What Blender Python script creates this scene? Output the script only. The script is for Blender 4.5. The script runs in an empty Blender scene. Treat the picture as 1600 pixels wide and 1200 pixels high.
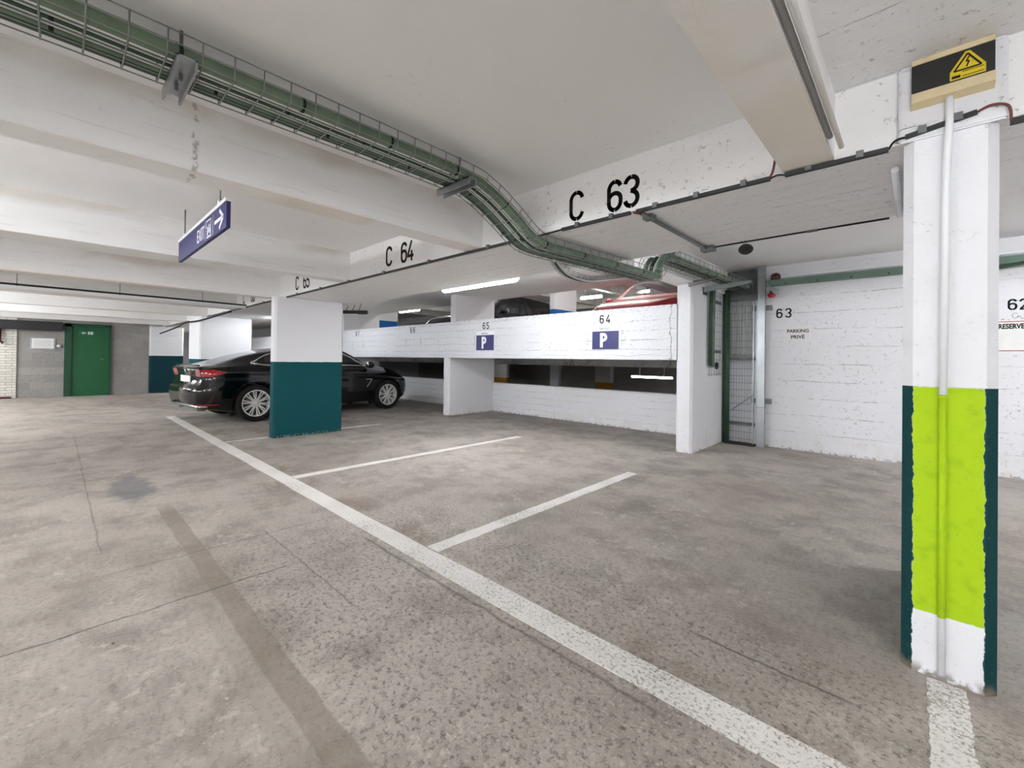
import bpy, bmesh, math, random
from mathutils import Vector, Matrix
PI = math.pi
random.seed(7)
SC = bpy.context.scene
COL = SC.collection

# ---------------------------------------------------------------- camera
cam_d = bpy.data.cameras.new('camera')
cam = bpy.data.objects.new('camera', cam_d)
COL.objects.link(cam)
R_ = Vector((0.72813291, 0.68531865, 0.01268135))
U_ = Vector((-0.00436671, -0.01386284, 0.99989437))
F_ = Vector((-0.68542206, 0.72811138, 0.0071014))
m = Matrix((R_, U_, -F_)).transposed().to_4x4()
m.translation = Vector((0, 0, 1.17))
cam.matrix_world = m
cam_d.sensor_fit = 'HORIZONTAL'
cam_d.sensor_width = 36.0
cam_d.lens = 671.207 / 1600 * 36.0
cam_d.shift_y = -(600 - 557.1) / 1600
cam_d.clip_start = 0.02
SC.camera = cam

# ---------------------------------------------------------------- world, exposure
w = bpy.data.worlds.new('world')
SC.world = w
w.use_nodes = True
w.node_tree.nodes['Background'].inputs[0].default_value = (0.8, 0.85, 0.9, 1)
w.node_tree.nodes['Background'].inputs[1].default_value = 0.3
SC.view_settings.view_transform = 'Standard'
SC.view_settings.look = 'None'
SC.view_settings.gamma = 1.0
SC.view_settings.use_curve_mapping = False
SC.view_settings.exposure = 0.82
SC.cycles.max_bounces = 10
SC.cycles.diffuse_bounces = 8
SC.cycles.glossy_bounces = 4
SC.cycles.transparent_max_bounces = 12
LAMP = 64.0          # brightness of every fluorescent tube

# ---------------------------------------------------------------- helpers: nodes
def srgb(r, g, b):
    def f(c):
        c /= 255.0
        return c / 12.92 if c <= 0.04045 else ((c + 0.055) / 1.055) ** 2.4
    return (f(r), f(g), f(b), 1.0)

class NT:
    def __init__(s, name):
        s.m = bpy.data.materials.new(name)
        s.m.use_nodes = True
        s.t = s.m.node_tree
        s.b = s.t.nodes['Principled BSDF']
        s.out = s.t.nodes['Material Output']
        g = s.t.nodes.new('ShaderNodeNewGeometry')
        s.P = g.outputs['Position']
        s.N = g.outputs['Normal']
        sp = s.t.nodes.new('ShaderNodeSeparateXYZ')
        s.t.links.new(s.P, sp.inputs[0])
        s.X, s.Y, s.Z = sp.outputs
    def put(s, v, sock):
        if isinstance(v, (int, float)):
            try:
                sock.default_value = v
            except TypeError:
                sock.default_value = (v, v, v, 1)[:len(sock.default_value)]
        elif isinstance(v, (tuple, list)):
            sock.default_value = v if len(v) == len(sock.default_value) else tuple(v)[:len(sock.default_value)]
        else:
            s.t.links.new(v, sock)
    def math(s, op, a, b=0.0, c=0.0, clamp=False):
        n = s.t.nodes.new('ShaderNodeMath'); n.operation = op; n.use_clamp = clamp
        s.put(a, n.inputs[0]); s.put(b, n.inputs[1]); s.put(c, n.inputs[2])
        return n.outputs[0]
    def mix(s, f, a, b, mode='MIX'):
        n = s.t.nodes.new('ShaderNodeMix'); n.data_type = 'RGBA'; n.blend_type = mode
        s.put(f, n.inputs[0]); s.put(a, n.inputs[6]); s.put(b, n.inputs[7])
        return n.outputs[2]
    def noise(s, scale, detail=4.0, rough=0.55, vec=None, dist=0.0):
        n = s.t.nodes.new('ShaderNodeTexNoise')
        n.inputs['Scale'].default_value = scale; n.inputs['Detail'].default_value = detail
        n.inputs['Roughness'].default_value = rough; n.inputs['Distortion'].default_value = dist
        s.t.links.new(vec if vec is not None else s.P, n.inputs['Vector'])
        return n.outputs['Fac']
    def voro(s, scale, feature='F1', vec=None):
        n = s.t.nodes.new('ShaderNodeTexVoronoi'); n.feature = feature
        n.inputs['Scale'].default_value = scale
        s.t.links.new(vec if vec is not None else s.P, n.inputs['Vector'])
        return n.outputs['Distance']
    def vec(s, x, y, z):
        n = s.t.nodes.new('ShaderNodeCombineXYZ')
        s.put(x, n.inputs[0]); s.put(y, n.inputs[1]); s.put(z, n.inputs[2])
        return n.outputs[0]
    def ramp(s, f, lo, hi):          # smooth 0..1 between lo and hi
        n = s.t.nodes.new('ShaderNodeMapRange'); n.interpolation_type = 'SMOOTHSTEP'
        s.put(f, n.inputs['Value']); n.inputs['From Min'].default_value = lo; n.inputs['From Max'].default_value = hi
        return n.outputs['Result']
    def band(s, v, a, b, soft=0.01):  # 1 inside a..b
        return s.math('MULTIPLY', s.ramp(v, a - soft, a + soft), s.math('SUBTRACT', 1.0, s.ramp(v, b - soft, b + soft)))
    def mul(s, *a):
        r = a[0]
        for x in a[1:]:
            r = s.math('MULTIPLY', r, x)
        return r
    def add(s, *a):
        r = a[0]
        for x in a[1:]:
            r = s.math('ADD', r, x)
        return r
    def bump(s, h, strength=0.3, dist=0.01):
        n = s.t.nodes.new('ShaderNodeBump')
        n.inputs['Strength'].default_value = strength; n.inputs['Distance'].default_value = dist
        s.put(h, n.inputs['Height'])
        s.t.links.new(n.outputs[0], s.b.inputs['Normal'])
    def done(s, col=None, rough=0.6, metal=0.0, **kw):
        if col is not None: s.put(col, s.b.inputs['Base Color'])
        s.put(rough, s.b.inputs['Roughness']); s.put(metal, s.b.inputs['Metallic'])
        for k, v in kw.items():
            s.put(v, s.b.inputs[k.replace('_', ' ')])
        return s.m

def simple(name, col, rough=0.5, metal=0.0, var=0.08, scale=20.0, **kw):
    t = NT(name)
    n = t.noise(scale, 3)
    c = t.mix(t.mul(t.ramp(n, 0.35, 0.7), var), col, (col[0] * 0.4, col[1] * 0.4, col[2] * 0.4, 1))
    return t.done(c, rough, metal, **kw)

def grain(t):                        # fine plaster grain of the painted concrete
    return t.noise(160.0, 3, 0.7)

# board-marked painted concrete; ax is the horizontal axis the boards run along
def mat_board(name, base, ax='X', vert='Z', board=0.115, dirt=0.5, line=0.55, rusty=False, cutlo=0.50, crack=None, ridge=False):
    t = NT(name)
    A = {'X': t.X, 'Y': t.Y, 'Z': t.Z}[ax]
    V = {'X': t.X, 'Y': t.Y, 'Z': t.Z}[vert]
    wob = t.math('MULTIPLY', t.math('SUBTRACT', t.noise(1.6, 3), 0.5), 0.05)
    wob2 = t.math('MULTIPLY', t.math('SUBTRACT', t.noise(22, 3), 0.5), 0.014)
    Vw = t.add(V, wob2, wob)
    fr = t.math('FRACT', t.math('DIVIDE', t.add(Vw, 20.0), board))
    d = t.math('ABSOLUTE', t.math('SUBTRACT', fr, 0.5))
    idx = t.math('FLOOR', t.math('DIVIDE', t.add(Vw, 20.0), board))
    joint = t.ramp(d, 0.5 - 0.0042 / board, 0.5 - 0.001 / board)
    pres = t.noise(1.0, 5, 0.7, vec=t.vec(t.math('MULTIPLY', A, 1.6), t.math('MULTIPLY', idx, 3.7), 0.0))
    cut = t.ramp(pres, cutlo, cutlo + 0.12)
    cut = t.mul(cut, t.ramp(t.noise(18, 4, 0.7), 0.40, 0.52))
    joint = t.mul(joint, cut)
    n1 = t.noise(1.3, 5)
    st = t.noise(1.0, 4, 0.6, vec=t.vec(t.math('MULTIPLY', A, 3.0), t.math('MULTIPLY', V, 45.0), 0.3))
    sp = t.ramp(t.noise(30, 5, 0.75), 0.60, 0.68)
    spm = t.mul(sp, t.ramp(t.noise(3.2, 3), 0.42, 0.60))
    jsp = t.mul(t.ramp(d, 0.5 - 0.016 / board, 0.5 - 0.002 / board), t.ramp(t.noise(24, 5, 0.8), 0.54, 0.62), cut)
    c = t.mix(t.mul(t.ramp(n1, 0.35, 0.75), 0.12), base, (base[0] * 0.75, base[1] * 0.73, base[2] * 0.68, 1))
    c = t.mix(t.mul(t.ramp(st, 0.55, 0.75), 0.10), c, (base[0] * 0.7, base[1] * 0.68, base[2] * 0.64, 1))
    c = t.mix(t.mul(joint, line), c, srgb(110, 105, 98))
    c = t.mix(t.mul(spm, dirt), c, srgb(125, 118, 110))
    c = t.mix(t.mul(jsp, line), c, srgb(120, 113, 106))
    if ridge:                        # white fins of paint left between the shutter boards
        rd = t.mul(t.ramp(t.math('ABSOLUTE', t.math('SUBTRACT', t.math('FRACT', t.math('ADD', t.math('DIVIDE', t.add(Vw, 20.0), board), 0.43)), 0.5)), 0.47, 0.495), t.ramp(t.noise(1.4, 5, 0.7), 0.48, 0.6))
        c = t.mix(t.mul(rd, 0.8), c, srgb(250, 250, 248))
    if crack is not None:            # jagged crack and spalled edge, glue blobs round the removed signs
        xx = t.add(t.X, t.math('MULTIPLY', t.math('SUBTRACT', t.noise(7, 6, 0.75), 0.5), 0.16))
        ck = t.band(xx, crack - 0.006, crack + 0.006, 0.005)
        c = t.mix(t.mul(ck, 0.75), c, srgb(120, 112, 104))
        top = t.mul(t.ramp(t.Z, 1.84, 1.93), t.ramp(t.noise(20, 5, 0.75), 0.50, 0.58))
        c = t.mix(t.mul(top, 0.6), c, srgb(150, 143, 136))
        zz = t.add(t.Z, t.math('MULTIPLY', t.math('SUBTRACT', t.noise(3.0, 5, 0.7), 0.5), 0.10))
        wav = t.mul(t.band(zz, 1.246, 1.252, 0.003), t.ramp(t.noise(0.9, 3), 0.42, 0.5))
        c = t.mix(t.mul(wav, 0.55), c, srgb(140, 134, 128))
        for bx_ in (-3.34, -5.92, -8.3, -10.9):
            dx = t.math('ABSOLUTE', t.math('SUBTRACT', t.math('ABSOLUTE', t.math('ADD', t.X, -bx_)), 0.29))
            gl = t.mul(t.math('LESS_THAN', dx, 0.035), t.band(t.Z, 1.40, 1.62, 0.01), t.ramp(t.noise(34, 4, 0.7), 0.52, 0.57))
            c = t.mix(t.mul(gl, 0.6), c, srgb(135, 128, 122))
    if rusty:
        low = t.mul(t.math('SUBTRACT', 1.0, t.ramp(t.Z, 0.0, 0.35)), t.ramp(t.noise(7, 4), 0.42, 0.62))
        c = t.mix(t.mul(low, 0.22), c, srgb(205, 190, 160))
        ft = t.mul(t.math('SUBTRACT', 1.0, t.ramp(t.Z, 0.0, 0.05)), t.ramp(t.noise(26, 4), 0.48, 0.6))
        c = t.mix(t.mul(ft, 0.7), c, srgb(120, 110, 98))
    h = t.add(t.math('MULTIPLY', joint, -1.0), t.math('MULTIPLY', st, 0.25), t.math('MULTIPLY', grain(t), 0.25), t.math('MULTIPLY', sp, -0.5))
    t.bump(h, 0.8, 0.008)
    return t.done(c, 0.7)

def mat_plaster(name, base, dirt=0.25, smear=False):
    t = NT(name)
    n1 = t.noise(0.9, 5); n2 = t.noise(30, 4, 0.7)
    c = t.mix(t.mul(t.ramp(n1, 0.35, 0.8), 0.16), base, (base[0] * 0.72, base[1] * 0.7, base[2] * 0.66, 1))
    sp = t.mul(t.ramp(n2, 0.62, 0.70), t.ramp(t.noise(2.1, 3), 0.5, 0.65))
    c = t.mix(t.mul(sp, dirt), c, srgb(130, 122, 112))
    if smear:                        # old damp smears and a filled crack on the cross beams
        up = t.mul(t.ramp(t.add(t.Z, t.math('MULTIPLY', t.math('SUBTRACT', t.noise(1.6, 4), 0.5), 0.22)), 2.24, 2.34), t.ramp(t.noise(1.1, 4), 0.36, 0.6))
        c = t.mix(t.mul(up, 0.55), c, srgb(196, 186, 172))
        ye = t.mul(t.math('LESS_THAN', t.Z, 2.05), t.ramp(t.noise(0.8, 3), 0.42, 0.6))
        c = t.mix(t.mul(ye, 0.5), c, srgb(226, 216, 196))
        yy = t.add(t.Y, t.math('MULTIPLY', t.math('SUBTRACT', t.noise(16, 5, 0.75), 0.5), 0.06))
        ck = t.mul(t.band(yy, 0.43, 0.448, 0.006), t.ramp(t.noise(30, 4, 0.7), 0.45, 0.55), t.band(t.X, -3.0, -2.0, 0.05))
        c = t.mix(t.mul(ck, 0.6), c, srgb(140, 132, 122))
        st = t.noise(1.0, 4, 0.6, vec=t.vec(t.X, t.math('MULTIPLY', t.Y, 2.5), t.math('MULTIPLY', t.Z, 50.0)))
        c = t.mix(t.mul(t.ramp(st, 0.55, 0.7), 0.18), c, srgb(170, 165, 158))
    t.bump(t.add(t.math('MULTIPLY', grain(t), 0.4), t.math('MULTIPLY', t.noise(9, 4), 0.5)), 0.35, 0.006)
    return t.done(c, 0.75)

WHITE = srgb(232, 233, 238)
CEIL = srgb(242, 242, 243)
M = {}
M['white_x'] = mat_board('white_board_concrete_x', WHITE, 'X', board=0.23, line=0.7, dirt=0.6, rusty=True, cutlo=0.46)
M['white_y'] = mat_board('white_board_concrete_y', WHITE, 'Y', board=0.23, dirt=0.4, line=0.35, rusty=True)
M['parapet'] = mat_board('parapet_board_concrete', srgb(222, 224, 230), 'X', board=0.135, line=0.62, dirt=0.6, cutlo=0.46, crack=-2.36)
M['low_wall'] = mat_board('low_wall_board_concrete', srgb(228, 229, 234), 'X', board=0.125, line=0.6, dirt=0.55, cutlo=0.46, rusty=True)
M['white_v'] = mat_board('white_board_concrete_vertical', WHITE, 'Z', vert='Y', board=0.11, dirt=0.3, line=0.3, rusty=True)
M['beam'] = mat_board('beam_underside_concrete', CEIL, 'X', vert='Y', board=0.13, dirt=0.5, line=0.5, cutlo=0.46, ridge=True)
M['beam_y'] = mat_plaster('cross_beam_plaster', CEIL, smear=True)
M['ceiling'] = mat_plaster('ceiling_plaster', CEIL, 0.35)
M['ceiling_right'] = mat_board('board_marked_ceiling', CEIL, 'X', vert='Y', board=0.42, dirt=0.4, line=0.6, cutlo=0.42, ridge=True)
M['steel'] = simple('galvanised_steel', srgb(175, 180, 184), 0.35, 0.85, 0.25, 6)
M['steel_dark'] = simple('dull_steel', srgb(120, 124, 124), 0.5, 0.6, 0.3, 14)
M['black_metal'] = simple('black_cable_duct', srgb(46, 48, 48), 0.55, 0.2, 0.3, 10)
M['black_rubber'] = simple('black_rubber', srgb(24, 24, 25), 0.8)
M['black_paint'] = simple('black_stencil_paint', srgb(16, 16, 18), 0.8, 0, 0.2, 60)
M['painted_pipe'] = simple('painted_grey_pipe', srgb(150, 149, 146), 0.6, 0, 0.3, 6)
M['green'] = simple('green_cable_sheath', srgb(112, 134, 112), 0.55, 0, 0.5, 9)
M['green_dark'] = simple('dark_green_cable_sheath', srgb(52, 80, 62), 0.55, 0, 0.5, 9)
M['white_cable'] = simple('pale_cable_sheath', srgb(205, 210, 204), 0.5, 0, 0.1, 9)
M['wire'] = simple('wire_tray_zinc', srgb(150, 156, 152), 0.45, 0.6, 0.2, 30)
M['red_wire'] = simple('red_brown_wire', srgb(110, 52, 44), 0.6)
M['sign_blue'] = simple('sign_blue', srgb(28, 31, 98), 0.45, 0, 0.12, 8)
M['sign_white'] = simple('sign_white', srgb(238, 240, 244), 0.4, 0, 0.03, 8)
M['label_white'] = simple('paper_white', srgb(236, 236, 236), 0.7, 0, 0.08, 30)
M['red'] = simple('red_plastic', srgb(170, 30, 34), 0.35, 0, 0.15, 20)
M['dark_red'] = simple('dark_red_bell', srgb(80, 24, 26), 0.4, 0, 0.2, 20)
M['cream'] = simple('cream_plastic', srgb(222, 205, 165), 0.5, 0, 0.35, 7)
M['black_plate'] = simple('black_plate', srgb(30, 30, 30), 0.4, 0, 0.3, 18)
M['yellow'] = simple('warning_yellow', srgb(222, 196, 24), 0.45, 0, 0.15, 40)
M['door_green'] = simple('green_door_paint', srgb(14, 92, 52), 0.45, 0, 0.1, 4)
M['door_green_dark'] = simple('green_frame_paint', srgb(8, 70, 46), 0.5, 0, 0.1, 4)
M['dark'] = simple('dark_duct_paint', srgb(34, 35, 38), 0.6, 0, 0.4, 3)
M['orange_wire'] = simple('orange_marker', srgb(190, 110, 60), 0.8)
M['red_border'] = simple('red_border_print', srgb(176, 50, 56), 0.6)
M['sign_green'] = simple('exit_sign_green', srgb(24, 120, 84), 0.5)
M['grey_lower'] = simple('bare_concrete', srgb(150, 148, 144), 0.8, 0, 0.25, 2)
M['upper_floor'] = simple('upper_slab_concrete', srgb(150, 146, 140), 0.8, 0, 0.2, 2)
M['brown_band'] = simple('ochre_paint', srgb(150, 105, 40), 0.7)
M['blue_band'] = simple('blue_pillar_paint', srgb(36, 104, 178), 0.6)

def mat_two_tone(name, low, zcut, base=WHITE, wob=0.006):
    t = NT(name)
    z = t.add(t.Z, t.math('MULTIPLY', t.math('SUBTRACT', t.noise(14, 3), 0.5), wob * 2))
    f = t.ramp(z, zcut - 0.003, zcut + 0.003)
    n = t.ramp(t.noise(4, 5), 0.4, 0.8)
    hi = t.mix(t.mul(n, 0.10), base, srgb(205, 203, 200))
    lo = t.mix(t.mul(t.ramp(t.noise(9, 5), 0.45, 0.8), 0.35), low, (low[0] * 0.5 + 0.01, low[1] * 0.6 + 0.01, low[2] * 0.6 + 0.01, 1))
    edge = t.mul(t.math('SUBTRACT', 1.0, t.ramp(t.Z, 0.0, 0.05)), t.ramp(t.noise(30, 3), 0.5, 0.6))
    lo = t.mix(t.mul(edge, 0.7), lo, srgb(150, 146, 138))
    c = t.mix(f, lo, hi)
    t.bump(t.add(t.math('MULTIPLY', grain(t), 0.4), t.math('MULTIPLY', t.noise(60, 3), 0.5)), 0.3, 0.005)
    t.b.inputs['Specular IOR Level'].default_value = 0.25
    return t.done(c, 0.75)
TEAL = srgb(2, 74, 80)
M['pillar_teal'] = mat_two_tone('white_over_teal_paint', TEAL, 1.095)
M['pillar_teal_dark'] = mat_two_tone('white_over_dark_teal_paint', srgb(8, 56, 64), 1.15)
M['pillar_blue'] = mat_two_tone('white_over_blue_paint', srgb(36, 104, 178), 2.47)
M['pillar_ochre'] = mat_two_tone('white_over_ochre_paint', srgb(150, 105, 40), 0.36, srgb(190, 190, 188))

def mat_lime():
    t = NT('white_lime_teal_paint')
    rag = t.math('MULTIPLY', t.math('SUBTRACT', t.noise(34, 4, 0.7), 0.5), 0.02)
    rag2 = t.math('MULTIPLY', t.math('SUBTRACT', t.noise(9, 3), 0.5), 0.012)
    x = t.add(t.X, rag, rag2)
    mid = t.band(x, -0.008, 0.179, 0.0015)
    front = t.math('LESS_THAN', t.Y, 2.345)
    mid = t.mul(mid, front)
    below = t.math('SUBTRACT', 1.0, t.ramp(t.Z, 1.086, 1.090))
    limeband = t.band(t.add(t.Z, t.math('MULTIPLY', rag, 0.6)), 0.236, 1.086, 0.002)
    white = t.mix(t.mul(t.ramp(t.noise(5, 5), 0.45, 0.8), 0.22), WHITE, srgb(196, 194, 190))
    teal = t.mix(t.mul(t.ramp(t.noise(12, 4), 0.45, 0.75), 0.3), srgb(4, 60, 62), srgb(4, 40, 44))
    lime = t.mix(t.mul(t.ramp(t.noise(18, 5), 0.48, 0.8), 0.35), srgb(170, 204, 24), srgb(112, 148, 22))
    c = t.mix(below, white, teal)
    c = t.mix(t.mul(mid, below), c, white)
    c = t.mix(t.mul(mid, limeband), c, lime)
    chip = t.mul(t.ramp(t.noise(42, 5, 0.8), 0.60, 0.66), t.ramp(t.noise(5, 4), 0.45, 0.6))
    c = t.mix(t.mul(chip, 0.35), c, srgb(120, 124, 108))
    foot = t.mul(t.math('SUBTRACT', 1.0, t.ramp(t.Z, 0.005, 0.05)), t.ramp(t.noise(24, 4), 0.40, 0.55))
    c = t.mix(t.mul(foot, 0.85), c, srgb(128, 118, 104))
    t.bump(t.add(t.math('MULTIPLY', grain(t), 0.5), t.math('MULTIPLY', t.noise(70, 4, 0.7), 0.8)), 0.45, 0.006)
    t.b.inputs['Specular IOR Level'].default_value = 0.25
    return t.done(c, 0.7)
M['lime'] = mat_lime()

# ---- floor
def floor_color(t):
    P2 = t.vec(t.X, t.Y, 0.0)
    big = t.noise(0.5, 5, 0.6, vec=P2)
    mid = t.noise(2.6, 6, 0.65, vec=P2)
    fine = t.noise(42, 6, 0.8, vec=P2)
    grit = t.voro(170, 'F1', vec=P2)
    streak = t.noise(1.0, 5, 0.6, vec=t.vec(t.math('MULTIPLY', t.X, 0.5), t.math('MULTIPLY', t.Y, 2.6), 0.0))
    c = t.mix(t.ramp(big, 0.3, 0.7), srgb(156, 147, 139), srgb(184, 176, 168))
    c = t.mix(t.mul(t.ramp(mid, 0.42, 0.66), 0.6), c, srgb(122, 113, 106))
    c = t.mix(t.mul(t.ramp(streak, 0.5, 0.72), 0.35), c, srgb(180, 175, 168))
    # exposed aggregate where the screed has worn off beside the aisle line
    worn = t.mul(t.band(t.X, -3.0, 1.6, 0.5), t.band(t.add(t.Y, t.math('MULTIPLY', t.math('SUBTRACT', mid, 0.5), 0.3)), 0.66, 2.1, 0.15))
    worn = t.add(0.42, t.mul(worn, 0.58))
    pit = t.mul(t.ramp(fine, 0.50, 0.62), worn)
    c = t.mix(t.mul(pit, 0.75), c, srgb(80, 72, 66))
    lite = t.mul(t.ramp(t.noise(64, 6, 0.8, vec=P2), 0.52, 0.62), worn)
    c = t.mix(t.mul(lite, 0.6), c, srgb(204, 196, 188))
    chips = t.mul(t.ramp(t.noise(26, 3, 0.6, vec=P2), 0.72, 0.75), worn)
    c = t.mix(t.mul(chips, 0.8), c, srgb(60, 56, 52))
    # scuffed pale patches
    pale = t.mul(t.ramp(t.noise(11, 6, 0.75, vec=P2), 0.54, 0.62), t.ramp(t.noise(1.1, 3, vec=P2), 0.46, 0.58))
    c = t.mix(t.mul(pale, 0.5), c, srgb(205, 200, 190))
    # smooth filled trench running along the aisle
    yw = t.add(t.Y, t.math('MULTIPLY', t.math('SUBTRACT', t.noise(6, 4, vec=P2), 0.5), 0.03))
    trench = t.mul(t.band(yw, 0.545, 0.640, 0.006), t.band(t.X, -4.2, 3.0, 0.15))
    c = t.mix(t.mul(trench, 0.62), c, srgb(130, 119, 109))
    trench2 = t.mul(t.band(yw, 0.47, 0.545, 0.01), t.band(t.X, -3.2, 3.0, 0.1))
    c = t.mix(t.mul(trench2, 0.3), c, srgb(140, 132, 122))
    # day joints and hairline cracks
    def crack(v, at, half, lo, hi, other, depth):
        vv = t.add(v, t.math('MULTIPLY', t.math('SUBTRACT', t.noise(5, 5, 0.7, vec=P2), 0.5), 0.06))
        return t.mul(t.band(vv, at - half, at + half, half), t.band(other, lo, hi, 0.05), depth)
    cr = crack(t.X, -2.56, 0.006, -2.5, 0.9, t.Y, 0.7)
    cr = t.add(cr, crack(t.X, -3.12, 0.004, 0.2, 1.44, t.Y, 0.6))
    cr = t.add(cr, crack(t.Y, 0.98, 0.004, -3.2, -1.9, t.X, 0.5))
    cr = t.add(cr, crack(t.Y, 1.39, 0.008, -2.6, -0.6, t.X, 0.6))
    cr = t.add(cr, crack(t.Y, 1.90, 0.005, -0.7, -0.15, t.X, 0.8))
    cr = t.add(cr, crack(t.Y, 3.9, 0.004, -6.0, -1.5, t.X, 0.4))
    cr = t.add(cr, crack(t.X, -5.9, 0.008, -3.0, 1.3, t.Y, 0.5))
    cr = t.add(cr, crack(t.Y, 0.2, 0.005, -9.0, -3.5, t.X, 0.4))
    c = t.mix(t.math('MINIMUM', cr, 0.7), c, srgb(84, 78, 72))
    # blue grey oil stain
    dx = t.math('DIVIDE', t.math('ADD', t.X, 5.0), 0.50)
    dy = t.math('DIVIDE', t.math('SUBTRACT', t.Y, 0.47), 0.15)
    rr = t.add(t.math('SQRT', t.add(t.mul(dx, dx), t.mul(dy, dy))), t.math('MULTIPLY', t.math('SUBTRACT', t.noise(9, 5, vec=P2), 0.5), 1.4))
    st = t.math('SUBTRACT', 1.0, t.ramp(rr, 0.6, 1.25))
    c = t.mix(t.mul(st, 0.65), c, srgb(96, 98, 108))
    # black drips, tyre scuffs
    dr = t.mul(t.ramp(t.noise(9.0, 4, vec=P2), 0.73, 0.76), 0.8)
    c = t.mix(dr, c, srgb(52, 48, 44))
    tyre = t.mul(t.band(t.Y, 2.7, 6.9, 0.5), t.ramp(t.noise(0.8, 5, 0.65, vec=P2), 0.5, 0.66))
    c = t.mix(t.mul(tyre, 0.35), c, srgb(104, 98, 92))
    bk = t.mul(t.ramp(t.add(t.Y, t.math('MULTIPLY', t.math('SUBTRACT', mid, 0.5), 1.2)), 5.3, 6.1), t.math('LESS_THAN', t.X, -2.3))  # floor gets darker towards the low wall, left of the pier
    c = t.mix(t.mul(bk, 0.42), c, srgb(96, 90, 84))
    ruddy = t.mul(t.band(t.Y, 1.52, 1.72, 0.06), t.ramp(mid, 0.4, 0.65))
    c = t.mix(t.mul(ruddy, 0.3), c, srgb(128, 104, 82))
    h = t.add(t.math('MULTIPLY', t.mul(fine, worn), 1.0), t.math('MULTIPLY', pit, -0.6), t.math('MULTIPLY', cr, -1.0), t.math('MULTIPLY', trench, -0.3))
    return c, h, fine, mid
def mat_floor():
    t = NT('worn_concrete_floor')
    c, h, fine, mid = floor_color(t)
    t.bump(h, 0.55, 0.008)
    return t.done(c, t.add(0.55, t.math('MULTIPLY', mid, 0.2)))
M['floor'] = mat_floor()
def mat_line(name, wear):
    t = NT(name)
    c, h, fine, mid = floor_color(t)
    P2 = t.vec(t.X, t.Y, 0.0)
    n = t.noise(70, 5, 0.8, vec=P2)
    k = t.noise(3, 4, 0.6, vec=P2)
    th = t.add(n, t.math('MULTIPLY', t.math('SUBTRACT', k, 0.5), 0.35), t.math('MULTIPLY', t.ramp(t.X, -3.0, -0.3), 0.07))
    f = t.math('SUBTRACT', 1.0, t.ramp(th, wear, wear + 0.1))
    white = t.mix(t.mul(t.ramp(mid, 0.4, 0.7), 0.35), srgb(240, 237, 234), srgb(206, 201, 195))
    c2 = t.mix(t.mul(f, 0.92), c, white)
    t.bump(t.add(h, t.math('MULTIPLY', f, 0.5)), 0.5, 0.006)
    return t.done(c2, 0.65)
M['line'] = mat_line('worn_white_road_paint', 0.56)
M['line_faint'] = mat_line('faded_white_road_paint', 0.50)

def mat_blocks(name, c1, c2, mortar, bw=0.45, bh=0.2, ms=0.012):
    t = NT(name)
    n = t.t.nodes.new('ShaderNodeTexBrick')
    t.t.links.new(t.vec(t.Y, t.Z, 0.0), n.inputs['Vector'])
    n.inputs['Scale'].default_value = 1.0
    n.inputs['Brick Width'].default_value = bw; n.inputs['Row Height'].default_value = bh
    n.inputs['Mortar Size'].default_value = ms
    n.inputs['Color1'].default_value = c1; n.inputs['Color2'].default_value = c2; n.inputs['Mortar'].default_value = mortar
    c = t.mix(t.mul(t.ramp(t.noise(26, 5, 0.7), 0.45, 0.7), 0.45), n.outputs['Color'], (c1[0] * 0.5, c1[1] * 0.5, c1[2] * 0.5, 1))
    t.bump(t.add(t.math('MULTIPLY', n.outputs['Fac'], -1.0), t.math('MULTIPLY', t.noise(60, 4), 0.6)), 0.6, 0.01)
    return t.done(c, 0.85)
M['blocks'] = mat_blocks('grey_block_wall', srgb(166, 162, 158), srgb(146, 144, 142), srgb(158, 155, 151))
M['bricks'] = mat_blocks('whitewashed_brick', srgb(232, 228, 220), srgb(215, 210, 202), srgb(180, 176, 170), 0.22, 0.07, 0.008)

def mat_emit(name, col, s):
    t = NT(name)
    t.put(col, t.b.inputs['Emission Color']); t.b.inputs['Emission Strength'].default_value = s
    return t.done((0.9, 0.9, 0.9, 1), 0.4)
M['tube'] = mat_emit('lit_tube', (0.955, 0.985, 1.0, 1), LAMP)
M['tube_bright'] = mat_emit('lit_tube_bright', (0.965, 0.985, 1.0, 1), LAMP * 1.5)
M['tube_main'] = mat_emit('lit_tube_bay', (0.965, 0.985, 1.0, 1), LAMP * 0.62)
M['tube_soft'] = mat_emit('lit_tube_soft', (1.0, 0.98, 0.93, 1), LAMP * 0.5)
M['tube_low'] = mat_emit('lit_tube_lower_level', (1.0, 0.98, 0.95, 1), 14.0)
M['tube_off'] = simple('unlit_tube_cover', srgb(226, 226, 220), 0.4, 0, 0.05, 8)

def mat_glass(name, col, alpha=0.55):
    t = NT(name)
    t.b.inputs['Alpha'].default_value = alpha
    t.b.inputs['Coat Weight'].default_value = 1.0
    return t.done(col, 0.04)
M['car_glass'] = mat_glass('tinted_car_glass', (0.01, 0.012, 0.014, 1), 0.72)
M['clear_glass'] = mat_glass('windscreen_glass', (0.05, 0.05, 0.05, 1), 0.3)
def mat_carpaint(name, col, rough=0.25):
    t = NT(name)
    t.b.inputs['Coat Weight'].default_value = 0.3
    t.b.inputs['Coat Roughness'].default_value = 0.03
    return t.done(col, rough, 0.0)
M['car_black'] = mat_carpaint('black_car_paint', srgb(3, 3, 4), 0.12)
M['car_navy'] = mat_carpaint('dark_blue_car_paint', srgb(20, 24, 42))
M['car_red'] = mat_carpaint('red_car_paint', srgb(146, 14, 30))
M['chrome'] = simple('chrome_trim', srgb(225, 226, 228), 0.12, 1.0, 0.02, 5)
M['alloy'] = simple('alloy_rim', srgb(232, 231, 229), 0.35, 0.15, 0.05, 5)
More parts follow.
